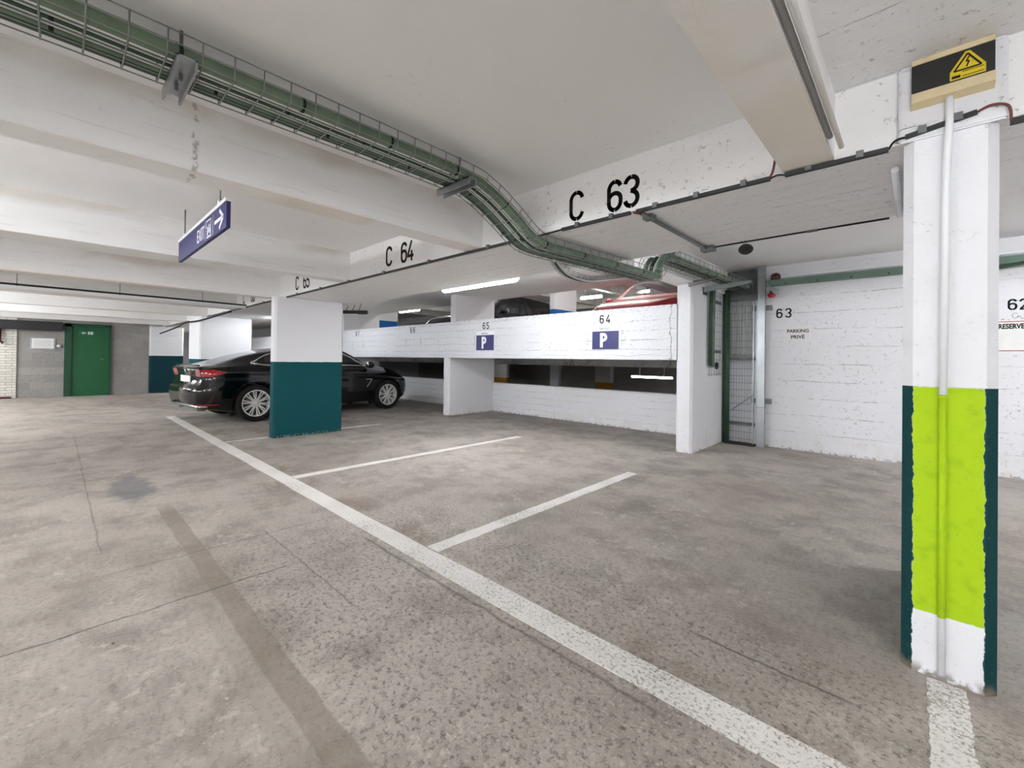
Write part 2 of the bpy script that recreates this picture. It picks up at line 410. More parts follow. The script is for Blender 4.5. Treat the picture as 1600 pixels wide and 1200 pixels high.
M['tyre'] = simple('tyre_rubber', srgb(20, 20, 21), 0.85)
M['interior'] = simple('car_interior', srgb(38, 36, 36), 0.9)
M['seat'] = simple('grey_seat_fabric', srgb(150, 146, 142), 0.9)
def mat_tail():
    t = NT('red_lamp_lens')
    t.b.inputs['Coat Weight'].default_value = 1.0
    c = t.mix(t.ramp(t.noise(28, 2), 0.45, 0.6), srgb(190, 14, 24), srgb(120, 6, 14))
    return t.done(c, 0.15)
M['tail'] = mat_tail()
M['lamp_clear'] = simple('headlamp_lens', srgb(170, 176, 184), 0.08, 0.5, 0.5, 30)

# ---------------------------------------------------------------- helpers: meshes
def world_of(o):
    w_ = o.matrix_basis.copy()
    if o.parent is not None:
        w_ = world_of(o.parent) @ o.matrix_parent_inverse @ w_
    return w_
class MB:
    def __init__(s):
        s.v = []; s.f = []; s.sm = []
    def face(s, idx, smooth=False):
        s.f.append(tuple(idx)); s.sm.append(smooth)
    def box(s, x0, x1, y0, y1, z0, z1):
        b = len(s.v)
        s.v += [(x, y, z) for z in (z0, z1) for y in (y0, y1) for x in (x0, x1)]
        for q in ((0, 2, 3, 1), (4, 5, 7, 6), (0, 1, 5, 4), (2, 6, 7, 3), (0, 4, 6, 2), (1, 3, 7, 5)):
            s.face([b + i for i in q])
        return s
    def bar(s, a, b, w, h, up=(0, 0, 1)):
        a = Vector(a); b = Vector(b); d = (b - a).normalized(); up = Vector(up)
        r = d.cross(up)
        if r.length < 1e-5: r = d.cross(Vector((1, 0, 0)))
        r.normalize(); u = r.cross(d)
        n = len(s.v)
        for p in (a, b):
            for i, j in ((-1, -1), (1, -1), (1, 1), (-1, 1)):
                s.v.append(tuple(p + r * (i * w / 2) + u * (j * h / 2)))
        for q in ((0, 3, 2, 1), (4, 5, 6, 7), (0, 1, 5, 4), (1, 2, 6, 5), (2, 3, 7, 6), (3, 0, 4, 7)):
            s.face([n + i for i in q])
        return s
    def prism(s, poly, origin, eu, ev, depth, smooth=False):   # 2D polygon extruded along eu x ev
        eu = Vector(eu); ev = Vector(ev); n = eu.cross(ev).normalized() * depth; o = Vector(origin)
        b = len(s.v); k = len(poly)
        for q in (Vector((0, 0, 0)), n):
            for (u, v) in poly: s.v.append(tuple(o + eu * u + ev * v + q))
        s.face([b + i for i in reversed(range(k))]); s.face([b + k + i for i in range(k)])
        for i in range(k):
            j = (i + 1) % k
            s.face([b + i, b + j, b + k + j, b + k + i], smooth)
        return s
    def tube(s, pts, r, n=8, closed=False, cap=True):
        pts = [Vector(p) for p in pts]
        k = len(pts); rings = []
        up = None
        for i, p in enumerate(pts):
            if closed: d = pts[(i + 1) % k] - pts[i - 1]
            elif i == 0: d = pts[1] - pts[0]
            elif i == k - 1: d = pts[-1] - pts[-2]
            else: d = (pts[i + 1] - p).normalized() + (p - pts[i - 1]).normalized()
            if d.length < 1e-9: d = Vector((0, 0, 1))
            d.normalize()
            if up is None:
                up = Vector((0, 0, 1)) if abs(d.z) < 0.9 else Vector((1, 0, 0))
            a = d.cross(up)
            if a.length < 1e-4: a = d.cross(Vector((0.3, 1, 0.2)))
            a.normalize(); up = a.cross(d).normalized()
            rr = r[i] if isinstance(r, (list, tuple)) else r
            b = len(s.v)
            for j in range(n):
                t = 2 * PI * (j + 0.5) / n
                s.v.append(tuple(p + a * (rr * math.cos(t)) + up * (rr * math.sin(t))))
            rings.append(b)
        for i in range(k if closed else k - 1):
            a, b = rings[i], rings[(i + 1) % k]
            for j in range(n):
                s.face([a + j, a + (j + 1) % n, b + (j + 1) % n, b + j], n > 4)
        if cap and not closed:
            s.face([rings[0] + j for j in reversed(range(n))]); s.face([rings[-1] + j for j in range(n)])
        return s
    def lathe(s, prof, origin, axis, n=32, smooth=True, cap=True):      # prof: (radius, offset along the axis)
        o = Vector(origin); ax = Vector(axis).normalized()
        a = ax.cross(Vector((0, 0, 1)))
        if a.length < 1e-4: a = Vector((1, 0, 0))
        a.normalize(); c = ax.cross(a)
        b0 = len(s.v)
        for (r, h) in prof:
            for j in range(n):
                t = 2 * PI * j / n
                s.v.append(tuple(o + ax * h + a * (r * math.cos(t)) + c * (r * math.sin(t))))
        for i in range(len(prof) - 1):
            for j in range(n):
                s.face([b0 + i * n + j, b0 + i * n + (j + 1) % n, b0 + (i + 1) * n + (j + 1) % n, b0 + (i + 1) * n + j], smooth)
        if cap and prof[0][0] > 1e-4: s.face([b0 + j for j in range(n)])
        if cap and prof[-1][0] > 1e-4: s.face([b0 + (len(prof) - 1) * n + j for j in reversed(range(n))])
        return s
    def build(s, name, mat, parent=None, fix=True, bevel=0.0):
        me = bpy.data.meshes.new(name)
        me.from_pydata(s.v, [], s.f)
        me.polygons.foreach_set('use_smooth', s.sm)
        if fix:
            bm = bmesh.new(); bm.from_mesh(me)
            bmesh.ops.remove_doubles(bm, verts=bm.verts, dist=1e-5)
            bmesh.ops.recalc_face_normals(bm, faces=bm.faces)
            if bevel > 0:
                bmesh.ops.bevel(bm, geom=list(bm.edges), offset=bevel, segments=2, affect='EDGES', clamp_overlap=True)
            bm.to_mesh(me); bm.free()
        me.materials.append(M[mat] if isinstance(mat, str) else mat)
        o = bpy.data.objects.new(name, me)
        COL.objects.link(o)
        if parent is not None:
            o.parent = parent
            o.matrix_parent_inverse = world_of(parent).inverted()
        return o

def tag(o, label=None, cat=None, group=None, kind=None):
    if label: o['label'] = label
    if cat: o['category'] = cat
    if group: o['group'] = group
    if kind: o['kind'] = kind
    return o
def thing(name, label, cat, loc=(0, 0, 0), group=None):
    o = bpy.data.objects.new(name, None)
    o.empty_display_size = 0.1
    COL.objects.link(o); o.location = loc
    return tag(o, label, cat, group)
def box(name, mat, x0, x1, y0, y1, z0, z1, parent=None, bevel=0.0, **kw):
    o = MB().box(x0, x1, y0, y1, z0, z1).build(name, mat, parent, bevel=bevel)
    return tag(o, **kw) if kw else o
def struct(name, mat, *b, label=None):
    return tag(MB().box(*b).build(name, mat), kind='structure', label=label)

# ---------------------------------------------------------------- lettering
def arc(cx, cy, rx, ry, a0, a1, n=10):
    return [(cx + rx * math.cos(math.radians(a0 + (a1 - a0) * i / n)), cy + ry * math.sin(math.radians(a0 + (a1 - a0) * i / n))) for i in range(n + 1)]
L_, Rr = 0.08, 0.52
GL = {
    'C': [arc(.3, .70, .22, .24, 96, 180) + arc(.3, .30, .22, .24, 180, 264), arc(.3, .70, .22, .24, 84, 12), arc(.3, .30, .22, .24, 276, 348)],
    '6': [arc(.3, .70, .22, .24, 96, 180) + arc(.3, .30, .22, .24, 180, 264), arc(.3, .70, .22, .24, 84, 22), arc(.3, .30, .22, .24, 276, 360) + arc(.3, .38, .22, .2, 0, 150)],
    '3': [arc(.3, .72, .22, .22, 96, 165), arc(.3, .73, .22, .21, 84, -60) + [(.30, .52)], [(.30, .52)] + arc(.3, .28, .22, .22, 60, -84), arc(.3, .28, .22, .22, 264, 195)],
    '4': [[(.40, .96), (.10, .34)], [(.06, .27), (.34, .27)], [(.44, .27), (.56, .27)], [(.42, .04), (.42, .50)]],
    '5': [[(.12, .93), (.52, .93)], [(.12, .93), (.11, .56)] , arc(.28, .34, .24, .24, 125, 0) + arc(.28, .28, .24, .22, 0, -84), arc(.28, .28, .22, .22, 264, 195)],
    '2': [arc(.3, .70, .22, .24, 165, 96), arc(.3, .70, .22, .24, 84, -25) + [(.10, .08)], [(.07, .06), (.55, .06)]],
    '7': [[(.06, .94), (.54, .94)], [(.52, .94), (.34, .5), (.24, .04)]],
    ' ': [],
}
def stencil(mb, text, x0, z0, h, y, wf=0.62, tw=0.115, gap=0.12, adv=None):
    """Stencilled digits facing -Y, lower left at (x0, z0)."""
    W = h * wf
    step = adv if adv else W * (1 + gap)
    for i, ch in enumerate(text):
        for st in GL[ch]:
            pts = [Vector((x0 + i * step + p[0] / 0.6 * W, z0 + p[1] * h)) for p in st]
            hw = tw * h / 2
            for a, b in zip(pts[:-1], pts[1:]):
                d = (b - a)
                if d.length < 1e-6: continue
                d.normalize(); n = Vector((-d.y, d.x)) * hw; e = d * (hw * 0.25)
                q = [a - n - e, b - n + e, b + n + e, a + n - e]
                mb.prism([(p.x, p.y) for p in q], (0, y, 0), (1, 0, 0), (0, 0, 1), 0.0012)
    return mb
def text_obj(name, s, mat, w, h, mw, parent=None, depth=0.0006, bold=0.0):
    """Text set in a w x h box centred on the matrix mw (local x right, y up, z towards the reader)."""
    cu = bpy.data.curves.new(name, 'FONT'); cu.body = s; cu.size = 1.0; cu.align_x = 'CENTER'; cu.extrude = 0.01; cu.offset = bold
    cu.resolution_u = 3
    tmp = bpy.data.objects.new('tmp', cu); COL.objects.link(tmp)
    bpy.context.view_layer.update()
    me = bpy.data.meshes.new_from_object(tmp.evaluated_get(bpy.context.evaluated_depsgraph_get()))
    bpy.data.objects.remove(tmp); bpy.data.curves.remove(cu)
    xs = [v.co.x for v in me.vertices]; ys = [v.co.y for v in me.vertices]
    cx, cy = (min(xs) + max(xs)) / 2, (min(ys) + max(ys)) / 2
    sx, sy = w / (max(xs) - min(xs)), h / (max(ys) - min(ys))
    for v in me.vertices:
        v.co = mw @ Vector(((v.co.x - cx) * sx, (v.co.y - cy) * sy, v.co.z * depth / 0.01))
    me.materials.clear(); me.materials.append(M[mat]); me.name = name
    o = bpy.data.objects.new(name, me); COL.objects.link(o)
    if parent is not None:
        o.parent = parent
        o.matrix_parent_inverse = world_of(parent).inverted()
    return o
def facing(x, y, z, d):       # matrix for lettering that faces -Y or +X
    if d == '-Y': B = Matrix(((1, 0, 0), (0, 0, -1), (0, 1, 0)))
    else: B = Matrix(((0, 0, 1), (1, 0, 0), (0, 1, 0)))
    r = B.to_4x4(); r.translation = Vector((x, y, z)); return r

# ================================================================= THE SETTING
ZB, ZC, ZS = 2.04, 2.36, 2.52       # beam underside, aisle slab, bay slab
YF, YB = 2.28, 3.36                 # main beam front and back face
YP, YW = 5.55, 6.85                 # parapet front, low wall
struct('floor', 'floor', -24, 7, -9, 7.0, -0.3, 0)
struct('ceiling', 'ceiling', -24, -0.45, -9, YF + .02, ZC, ZC + .25)
struct('ceiling_right', 'ceiling_right', -0.45, 7, -9, YF + .02, ZC - .03, ZC + .25)
struct('ceiling_back', 'ceiling', -24, 7, YB - .02, YW, ZS, ZS + .3)
# main longitudinal beam
mb = MB().box(-24, 7, YF, YB, ZB, ZS + .1)
tag(mb.build('ceiling_beam', 'beam'), kind='structure')
for i in range(11):                 # cross beams over the aisle
    x = -0.26 - 2.22 * i
    tag(MB().box(x - .19, x, -9, YF + .01, ZB + (.0 if i < 9 else 0), ZC + .05).build('ceiling_beam', 'beam_y', bevel=0.004), kind='structure')
for x in (2.0, 4.2, 6.4):
    tag(MB().box(x - .19, x, -9, YF + .01, ZB, ZC + .05).build('ceiling_beam', 'beam_y'), kind='structure')
# haunch beam above the pier
tag(MB().box(-2.32, -2.04, 4.45, YW, 2.17, ZS + .01).build('ceiling_beam', 'beam_y'), kind='structure')

# walls
struct('wall_back', 'white_x', -2.30, 7, YW, YW + .2, 0, ZS + .3)
struct('wall_low', 'low_wall', -24, -2.30, YW - .02, YW + .16, 0, 0.645)
box('wall_joint_strip', 'white_x', -5.30, -5.26, YW - .026, YW, 0, 0.63, kind='structure')
# parapet of the half level above
struct('wall_parapet', 'parapet', -24, -2.28, YP, YP + .16, 1.19, 1.925)
def pier(x0, x1, z1, y0=YP, y1=YW, label=''):
    mb = MB().prism([(x0, y0 + .03), (x0 + .03, y0), (x1 - .03, y0), (x1, y0 + .03), (x1, y1), (x0, y1)], (0, 0, 0), (1, 0, 0), (0, 1, 0), z1)
    return tag(mb.build('wall_pier', 'white_v'), kind='structure', label=label)
pier(-2.29, -2.08, 2.17, YP + .01, YW, 'white pier at the end of the parapet beside the wire mesh riser')
pier(-7.20, -7.0, 1.19, YP, YW, 'white dividing wall under the parapet between bays 65 and 66')
struct('wall_divider', 'white_v', -7.18, -7.02, YP + .17, YW, 1.33, ZS)
struct('wall_divider.001', 'white_v', -12.25, -12.1, YP + .17, YW, 1.33, ZS)
pier(-12.3, -12.05, 1.19, YP, YW, 'far dividing wall under the parapet')
# upper half level
struct('floor_upper', 'upper_floor', -24, -2.295, YP + .03, 24, 1.19, 1.33)
struct('ceiling_upper', 'ceiling', -24, 7, YW, 24, 3.75, 3.95)
struct('wall_upper_header', 'ceiling', -24, 7, YW - .01, YW + .2, ZS + .28, 3.9)
for i in range(10):
    x = 1.7 - 2.24 * i
    tag(MB().box(x - .2, x, YW + .2, 24, 3.42, 3.8).build('ceiling_beam', 'beam_y'), kind='structure')
for y in (8.6, 15.5):
    tag(MB().box(-24, 7, y, y + 1.0, 3.40, 3.8).build('ceiling_beam', 'beam'), kind='structure')
struct('wall_upper_end', 'white_x', -24, 7, 24, 24.2, 1.2, 3.9)
struct('wall_upper_left', 'white_y', -24.2, -24, 5.5, 24, -1.5, 3.9)
struct('wall_upper_right', 'white_y', -1.0, -0.8, YW + .2, 24, 1.2, 3.9)
# lower half level
struct('floor_lower', 'grey_lower', -24, 0, YW + .16, 24, -1.45, -1.2)
struct('wall_lower_front', 'grey_lower', -24, 0, YW, YW + .16, -1.4, 0.0)
struct('wall_lower_end', 'grey_lower', -24, 0, 16.5, 16.7, -1.4, 1.19)
struct('wall_lower_right', 'grey_lower', -2.3, -2.1, YW + .2, 16.5, -1.4, 1.19)
for y in (8.6, 12.8):
    tag(MB().box(-24, -2.1, y, y + .5, 1.04, 1.188).build('ceiling_beam', 'beam'), kind='structure')
# left end: block wall, brick, dark header
struct('wall_left', 'blocks', -17.4, -17.1, -0.70, 1.955, 0, ZC)
struct('wall_left_brick', 'bricks', -17.4, -17.06, -9, -0.70, 0, ZC)
struct('wall_left_end', 'white_y', -24.2, -24, -9, 5.6, 0, ZS)
struct('wall_behind', 'white_x', -24, 7, -9.2, -9, 0, ZC)
struct('wall_right', 'white_y', 7, 7.2, -9, 7, 0, ZS)

# ---------------------------------------------------------------- pillars
def pillar_mesh(x0, x1, y0, y1, z0, z1, c=0.03):
    return MB().prism([(x0 + c, y0), (x1 - c, y0), (x1, y0 + c), (x1, y1 - c), (x1 - c, y1), (x0 + c, y1), (x0, y1 - c), (x0, y0 + c)], (0, 0, z0), (1, 0, 0), (0, 1, 0), z1 - z0)
def pillar(mat, label, x0, x1, y0, y1, z0, z1, name='pillar', group=None):
    o = pillar_mesh(x0, x1, y0, y1, z0, z1).build(name, mat)
    return tag(o, label, 'pillar', group, 'thing')
near = pillar('lime', 'white pillar with lime green band and dark teal edges, electrical warning box at top', -0.04, 0.213, 2.27, 3.33, 0, ZB - .002)
box('capital', 'white_x', -0.055, 0.23, 2.255, YF - .001, 2.035, ZC - .031, near, bevel=0.006)
MB().tube([(0.072, 2.262, 0.02), (0.072, 2.262, 1.05)], 0.012, 8).build('pipe', M['lime'], near)
pillar('pillar_teal', 'white pillar with teal lower half in front of the black car', -6.86, -6.675, 2.14, 3.15, 0, ZB - .002)
pillar('pillar_teal', 'white and teal pillar standing just past the tail of the black car', -12.45, -11.35, 2.14, 3.15, 0, ZB - .002)
pillar('pillar_teal_dark', 'white and dark teal pillar against the end of the grey block wall', -17.2, -17.0, 1.96, 2.79, 0, ZB - .002)
pillar('pillar_blue', 'white pillar with blue band on the upper deck, beside the dark blue car', -6.87, -6.67, 8.66, 9.62, 1.33, 3.41, group='blue banded pillars of the upper deck')
pillar('pillar_blue', 'far white pillar with blue band seen over the parapet number 66', -13.7, -13.5, 7.57, 8.37, 1.33, 3.41, group='blue banded pillars of the upper deck')
pillar('pillar_ochre', 'ochre banded pillar of the lower deck, seen right beside the dividing pier', -14.3, -13.4, 13.9, 14.1, -1.2, 1.18, group='ochre banded pillars of the lower deck')
pillar('pillar_ochre', 'ochre banded pillar of the lower deck, left of the lower lit tube', -8.8, -8.1, 13.9, 14.1, -1.2, 1.18, group='ochre banded pillars of the lower deck')
pillar('white_v', 'small white post of the lower deck seen through the middle of the opening', -10.95, -10.5, 13.9, 14.1, -1.2, 1.04)

# ---------------------------------------------------------------- floor markings
def road(name, mat, label, x0, x1, y0, y1, h=0.003):
    mb = MB(); n = 40
    L = max(x1 - x0, y1 - y0); along_x = (x1 - x0) > (y1 - y0)
    rs = random.Random(int(abs(x0 * 100 + y0 * 10)))
    lo, hi = [], []
    for i in range(n + 1):
        t = i / n
        j0, j1 = rs.uniform(-.004, .004), rs.uniform(-.004, .004)
        if along_x: lo.append((x0 + t * L, y0 + j0)); hi.append((x0 + t * L, y1 + j1))
        else: lo.append((x0 + j0, y0 + t * L)); hi.append((x1 + j1, y0 + t * L))
    poly = lo + hi[::-1]
    b = len(mb.v)
    for p in lo: mb.v.append((p[0], p[1], h))
    for p in hi: mb.v.append((p[0], p[1], h))
    for p in lo: mb.v.append((p[0], p[1], -0.002))
    for p in hi: mb.v.append((p[0], p[1], -0.002))
    k = n + 1
    for i in range(n):
        mb.face([i, i + 1, k + i + 1, k + i]); mb.face([2 * k + i, 2 * k + i + 1, i + 1, i]); mb.face([k + i, k + i + 1, 3 * k + i + 1, 3 * k + i])
    return tag(mb.build(name, mat), label, 'parking line', None, 'thing')
road('parking_line', 'line', 'long worn white line along the aisle across the whole floor', -10.4, 4.0, 1.45, 1.59)
road('parking_line', 'line', 'short white line between bays 63 and 64, nearest the lime pillar', -2.21, -2.10, 1.595, 4.15, 0.0028)
road('parking_line', 'line', 'white line between bays 64 and 65 in front of the teal pillar', -4.44, -4.34, 1.595, 4.85, 0.0028)
road('parking_line', 'line_faint', 'faint white line running to the foot of the teal pillar', -6.87, -6.79, 1.595, 2.13, 0.0028)
road('parking_line', 'line_faint', 'faint white line behind the teal pillar beside the black car', -6.95, -6.86, 3.17, 3.95, 0.0028)
road('parking_line', 'line', 'wide white line stub at the foot of the lime pillar', 0.035, 0.137, 1.595, 2.255, 0.0028)

# ---------------------------------------------------------------- painted numbers
def number(text, x0, z0, h, y, label, wf=0.62, adv=None, tw=0.145):
    r = thing('stencilled_number', label, 'painted number', (x0, y, z0), 'stencilled bay numbers')
    for i, ch in enumerate(text):
        stencil(MB(), ch, x0 + i * (adv or h * wf * 1.12), z0, h, y, wf, tw).build('digit', 'black_paint', r, fix=False)
    return r
def cnum(digits, xc, xd, z0, h, label):
    r = thing('stencilled_number', label, 'painted number', (xc, YF, z0), 'stencilled bay numbers')
    stencil(MB(), 'C', xc, z0 + .005, h * 0.98, YF, 0.62, 0.135).build('stencilled_letter', 'black_paint', r, fix=False)
    for i, ch in enumerate(digits):
        stencil(MB(), ch, xd + i * .108, z0, h * 0.98, YF, 0.56, 0.135).build('digit', 'black_paint', r, fix=False)
    return r
cnum('63', -1.652, -1.372, 2.062, 0.195, 'large black stencilled C 63 on the beam')
cnum('64', -3.92, -3.645, 2.085, 0.205, 'black stencilled C 64 on the beam')
cnum('65', -6.31, -6.04, 2.09, 0.195, 'small black stencilled C 65 on the beam, half cut by the cross beam')
cnum('66', -8.76, -8.30, 2.09, 0.195, 'black stencilled C 66 on the beam left of the teal pillar')
cnum('67', -14.2, -13.9, 2.09, 0.195, 'tiny dark stencilled marks on the far end of the beam')
number('64', -3.44, 1.722, 0.125, YP, 'black 64 above a blue parking sign on the parapet', 0.6, 0.105)
number('65', -6.00, 1.738, 0.125, YP, 'black 65 above a blue parking sign on the parapet', 0.6, 0.10)
number('66', -8.43, 1.748, 0.125, YP, 'black 66 on the parapet right of the teal pillar', 0.6, 0.12)
number('67', -11.03, 1.75, 0.125, YP, 'small black 67 on the parapet nearest the teal pillar', 0.6, 0.12)
number('63', -1.42, 1.79, 0.13, YW, 'black 63 on the white wall beside the steel post', 0.6, 0.105)
number('62', 0.695, 1.755, 0.115, YW, 'black 62 on the white wall at the right edge', 0.6, 0.078)

# ---------------------------------------------------------------- signs
def p_sign(x0, x1, z0, z1, zt, label):
    r = thing('parking_sign', label, 'sign', ((x0 + x1) / 2, YP, z0), 'blue parking signs on the parapet')
    xm = (x0 + x1) / 2
    MB().box(x0, x1, YP - .006, YP - .0005, z0, zt).build('plate', 'sign_white', r)
    MB().box(x0 + .004, x1 - .004, YP - .008, YP - .006, z0 + .004, z1).build('blue_panel', 'sign_blue', r)
    # the P as a shape of its own
    mb = MB(); h = (z1 - z0) * 0.78; zc = z0 + (z1 - z0) * 0.12; t = h * 0.22; xl = xm - h * 0.30 - .02
    mb.prism([(xl, zc), (xl + t, zc), (xl + t, zc + h), (xl, zc + h)], (0, YP - .008, 0), (1, 0, 0), (0, 0, 1), 0.0015)
    outer = [(xl + t, zc + h)] + [(xl + t * 1.2 + h * .30 * math.cos(a), zc + h * .70 + h * .30 * math.sin(a)) for a in [PI / 2 - PI * i / 12 for i in range(13)]] + [(xl + t, zc + h * .40)]
    inner = [(xl + t, zc + h * .80)] + [(xl + t * 1.2 + h * .10 * math.cos(a), zc + h * .70 + h * .10 * math.sin(a)) for a in [PI / 2 - PI * i / 12 for i in range(13)]] + [(xl + t, zc + h * .60)]
    for i in range(len(outer) - 1):
        mb.prism([outer[i], outer[i + 1], inner[i + 1], inner[i]], (0, YP - .008, 0), (1, 0, 0), (0, 0, 1), 0.0015)
    mb.build('letter', 'sign_white', r, fix=False)
    text_obj('lettering', 'INDIGO', 'black_paint', (x1 - x0) * 0.36, (zt - z1) * 0.34, facing(xm - .01, YP - .0065, (z1 + zt) / 2 - .008, '-Y'), r, bold=0.01)
    return r
p_sign(-3.565, -3.115, 1.335, 1.607, 1.70, 'blue P sign with white top strip under the number 64')
p_sign(-6.17, -5.68, 1.335, 1.625, 1.70, 'blue P sign under the number 65 on the parapet')
# notice PARKING PRIVE
r = thing('wall_notice', 'white PARKING PRIVÉ sticker on the wall under the number 63', 'sign', (-1.16, YW, 1.49))
MB().box(-1.325, -1.005, YW - .002, YW - .0003, 1.475, 1.665).build('paper', 'label_white', r)
text_obj('lettering', 'PARKING', 'black_paint', 0.245, 0.046, facing(-1.165, YW - .0025, 1.605, '-Y'), r, bold=0.02)
text_obj('lettering', 'PRIVÉ', 'black_paint', 0.155, 0.060, facing(-1.165, YW - .0025, 1.530, '-Y'), r, bold=0.02)
# RESERVE sign
r = thing('wall_notice', 'white sign with red border and bold RESERVE lettering under the number 62', 'sign', (0.85, YW, 1.33))
MB().box(0.615, 0.90, YW - .004, YW - .0003, 1.325, 1.638).build('plate', 'label_white', r)
mb = MB()
for b in ((0.615, 0.90, 1.630, 1.638), (0.615, 0.90, 1.325, 1.333), (0.615, 0.623, 1.325, 1.638), (0.892, 0.90, 1.325, 1.638)):
    mb.box(b[0], b[1], YW - .006, YW - .004, b[2], b[3])
mb.build('border', 'red_border', r)
text_obj('lettering', 'RESERVE', 'black_paint', 0.180, 0.055, facing(0.722, YW - .0045, 1.585, '-Y'), r, bold=0.04)
mb = MB()
rs = random.Random(3)
pts = [(0.70 + .012 * i + .004 * math.sin(i * 2.1), YW - .001, 1.675 + .018 * math.sin(i * 1.3) + .006 * math.sin(i * 3.1)) for i in range(26)]
mb.tube([(0.75 + .022 * math.cos(a), YW - .001, 1.695 + .028 * math.sin(a)) for a in [0.8 + i * .5 for i in range(12)]], 0.002, 4)
mb.tube(pts[5:], 0.002, 4)
mb.tube([(0.66 + .012 * math.cos(i), YW - .001, 1.657 + .006 * math.sin(i * 1.4)) for i in range(8)], 0.0015, 4)
tag(mb.build('handwriting', 'black_paint', fix=False), 'scribbled handwriting just above the red bordered sign', 'graffiti')

# hanging EXIT sign
sx0, sx1, sy0, sy1, sz0, sz1 = -4.54, -3.06, 0.70, 0.715, 1.955, 2.115
r = thing('exit_sign', 'long blue EXIT sign hanging from the ceiling on two rods', 'sign', (-3.8, .7, 1.96))
MB().box(sx0, sx1, .70, .722, sz0, sz1).build('panel', 'sign_blue', r)
MB().box(sx0 + .01, sx1, .694, .728, sz1, sz1 + .022).build('top_rail', 'sign_white', r)
for x in (-4.36, -3.26):
    MB().tube([(x, .711, sz1 + .02), (x, .711, ZC)], 0.005, 8).build('rod', 'steel_dark', r)
    MB().box(x - .015, x + .015, .70, .722, sz1 + .02, sz1 + .05).build('clamp', 'sign_white', r)
text_obj('lettering', 'EXIT', 'sign_white', 0.215, 0.092, facing(-3.735, .6995, 2.035, '-Y'), r, bold=0.006)
mb = MB()
# lift and stair pictogram, divider lines, arrow
for x in (-3.60, -3.385):
    mb.box(x - .002, x + .002, .6985, .70, sz0 + .015, sz1 - .01)
for a, b in (((-3.56, 2.045), (-3.56, 2.09)), ((-3.56, 2.09), (-3.44, 2.09)), ((-3.44, 2.09), (-3.44, 2.045))):
    mb.bar((a[0], .699, a[1]), (b[0], .699, b[1]), 0.002, 0.008)
for x, z in ((-3.53, 2.02), (-3.49, 2.035), (-3.45, 2.02)):
    mb.lathe([(0.0, 0), (0.010, 0), (0.010, .0015), (0, .0015)], (x, .6985, z + .02), (0, 1, 0), 10)
    mb.box(x - .012, x + .012, .6985, .70, z - .03, z + .008)
mb.box(-3.55, -3.43, .6985, .70, 1.972, 1.984)
mb.bar((-3.34, .699, 2.035), (-3.14, .699, 2.035), 0.002, 0.022)
mb.bar((-3.22, .699, 2.092), (-3.13, .699, 2.037), 0.002, 0.022)
mb.bar((-3.22, .699, 1.978), (-3.13, .699, 2.033), 0.002, 0.022)
mb.build('pictogram', 'sign_white', r, fix=False)

# ---------------------------------------------------------------- electrical box at the top of the lime pillar
r = thing('electrical_box', 'cream box with black panel and yellow warning sticker at the top of the lime pillar', 'electrical box', (0.09, 2.26, 2.15))
MB().prism([(2.262, 2.145), (2.225, 2.165), (2.225, 2.20), (2.262, 2.20)], (-0.018, 0, 0), (0, 1, 0), (0, 0, 1), 0.215).build('bottom_rail', 'cream', r)
MB().box(-0.018, 0.197, 2.235, 2.262, 2.312, 2.340).build('top_rail', 'cream', r)
MB().box(-0.018, 0.197, 2.240, 2.262, 2.20, 2.312).build('panel', 'black_plate', r)
mb = MB().prism([(0.085, 2.212), (0.175, 2.212), (0.175, 2.243), (0.136, 2.305), (0.124, 2.305), (0.085, 2.243)], (0, 2.240, 0), (1, 0, 0), (0, 0, 1), 0.0012)
wl = mb.build('warning_label', 'yellow', r)
mb = MB()
tri = [(0.096, 2.242), (0.164, 2.242), (0.130, 2.296)]
for i in range(3):
    a, b = tri[i], tri[(i + 1) % 3]
    mb.bar((a[0], 2.238, a[1]), (b[0], 2.238, b[1]), 0.0015, 0.005)
for a, b in (((.134, 2.284), (.126, 2.268)), ((.126, 2.268), (.134, 2.268)), ((.134, 2.268), (.127, 2.249))):
    mb.bar((a[0], 2.238, a[1]), (b[0], 2.238, b[1]), 0.0015, 0.004)
mb.box(0.09, 0.112, 2.2375, 2.239, 2.217, 2.226)
for z in (2.234, 2.218):
    mb.box(0.117, 0.17, 2.2378, 2.239, z, z + .002)
mb.build('warning_print', 'black_paint', wl, fix=False)
o = MB().tube([(0.085, 2.243, 2.158), (0.085, 2.243, 2.07), (0.078, 2.246, 1.9), (0.072, 2.250, 1.06)], 0.0115, 10).build('white_conduit', 'sign_white')
tag(o, 'white pipe running down the front of the lime pillar from the electrical box', 'conduit')

# ---------------------------------------------------------------- black cable ducts on the beam edge
def duct(label, a, b, w=0.022, clips=4, group='black cable ducts along the beams', mat='black_metal', parent=None):
    r = thing('cable_duct', label, 'cable duct', a, group)
    MB().bar(a, b, w, w * .8).build('channel', mat, r)
    A, B = Vector(a), Vector(b)
    for i in range(clips):
        p = A.lerp(B, (i + .5) / clips)
        up = Vector((0, 0, 1))
        MB().box(p.x - .012, p.x + .012, p.y - w * .7, p.y + w * .7, p.z - w * .3, p.z + w * 0.95).build('clip', 'steel_dark', r)
    return r
yd, zd = YF - .010, ZB - .012
duct('black cable duct along the beam edge under C 64 and C 65', (-6.6, yd, zd), (-2.02, yd, zd), clips=6)
duct('black cable duct along the beam edge under C 63, left of the branch conduit', (-1.70, yd, zd), (-1.21, yd, zd), clips=2)
duct('black cable duct along the beam edge right of C 63', (-1.17, yd, zd), (-0.50, yd, zd), clips=3)
duct('short black cable duct between the cross beam and the lime pillar', (-0.44, yd, zd), (-0.085, yd, zd), clips=2)
duct('black cable duct strapped across the top of the lime pillar', (-0.035, 2.256, 2.052), (0.155, 2.256, 2.078), clips=2)
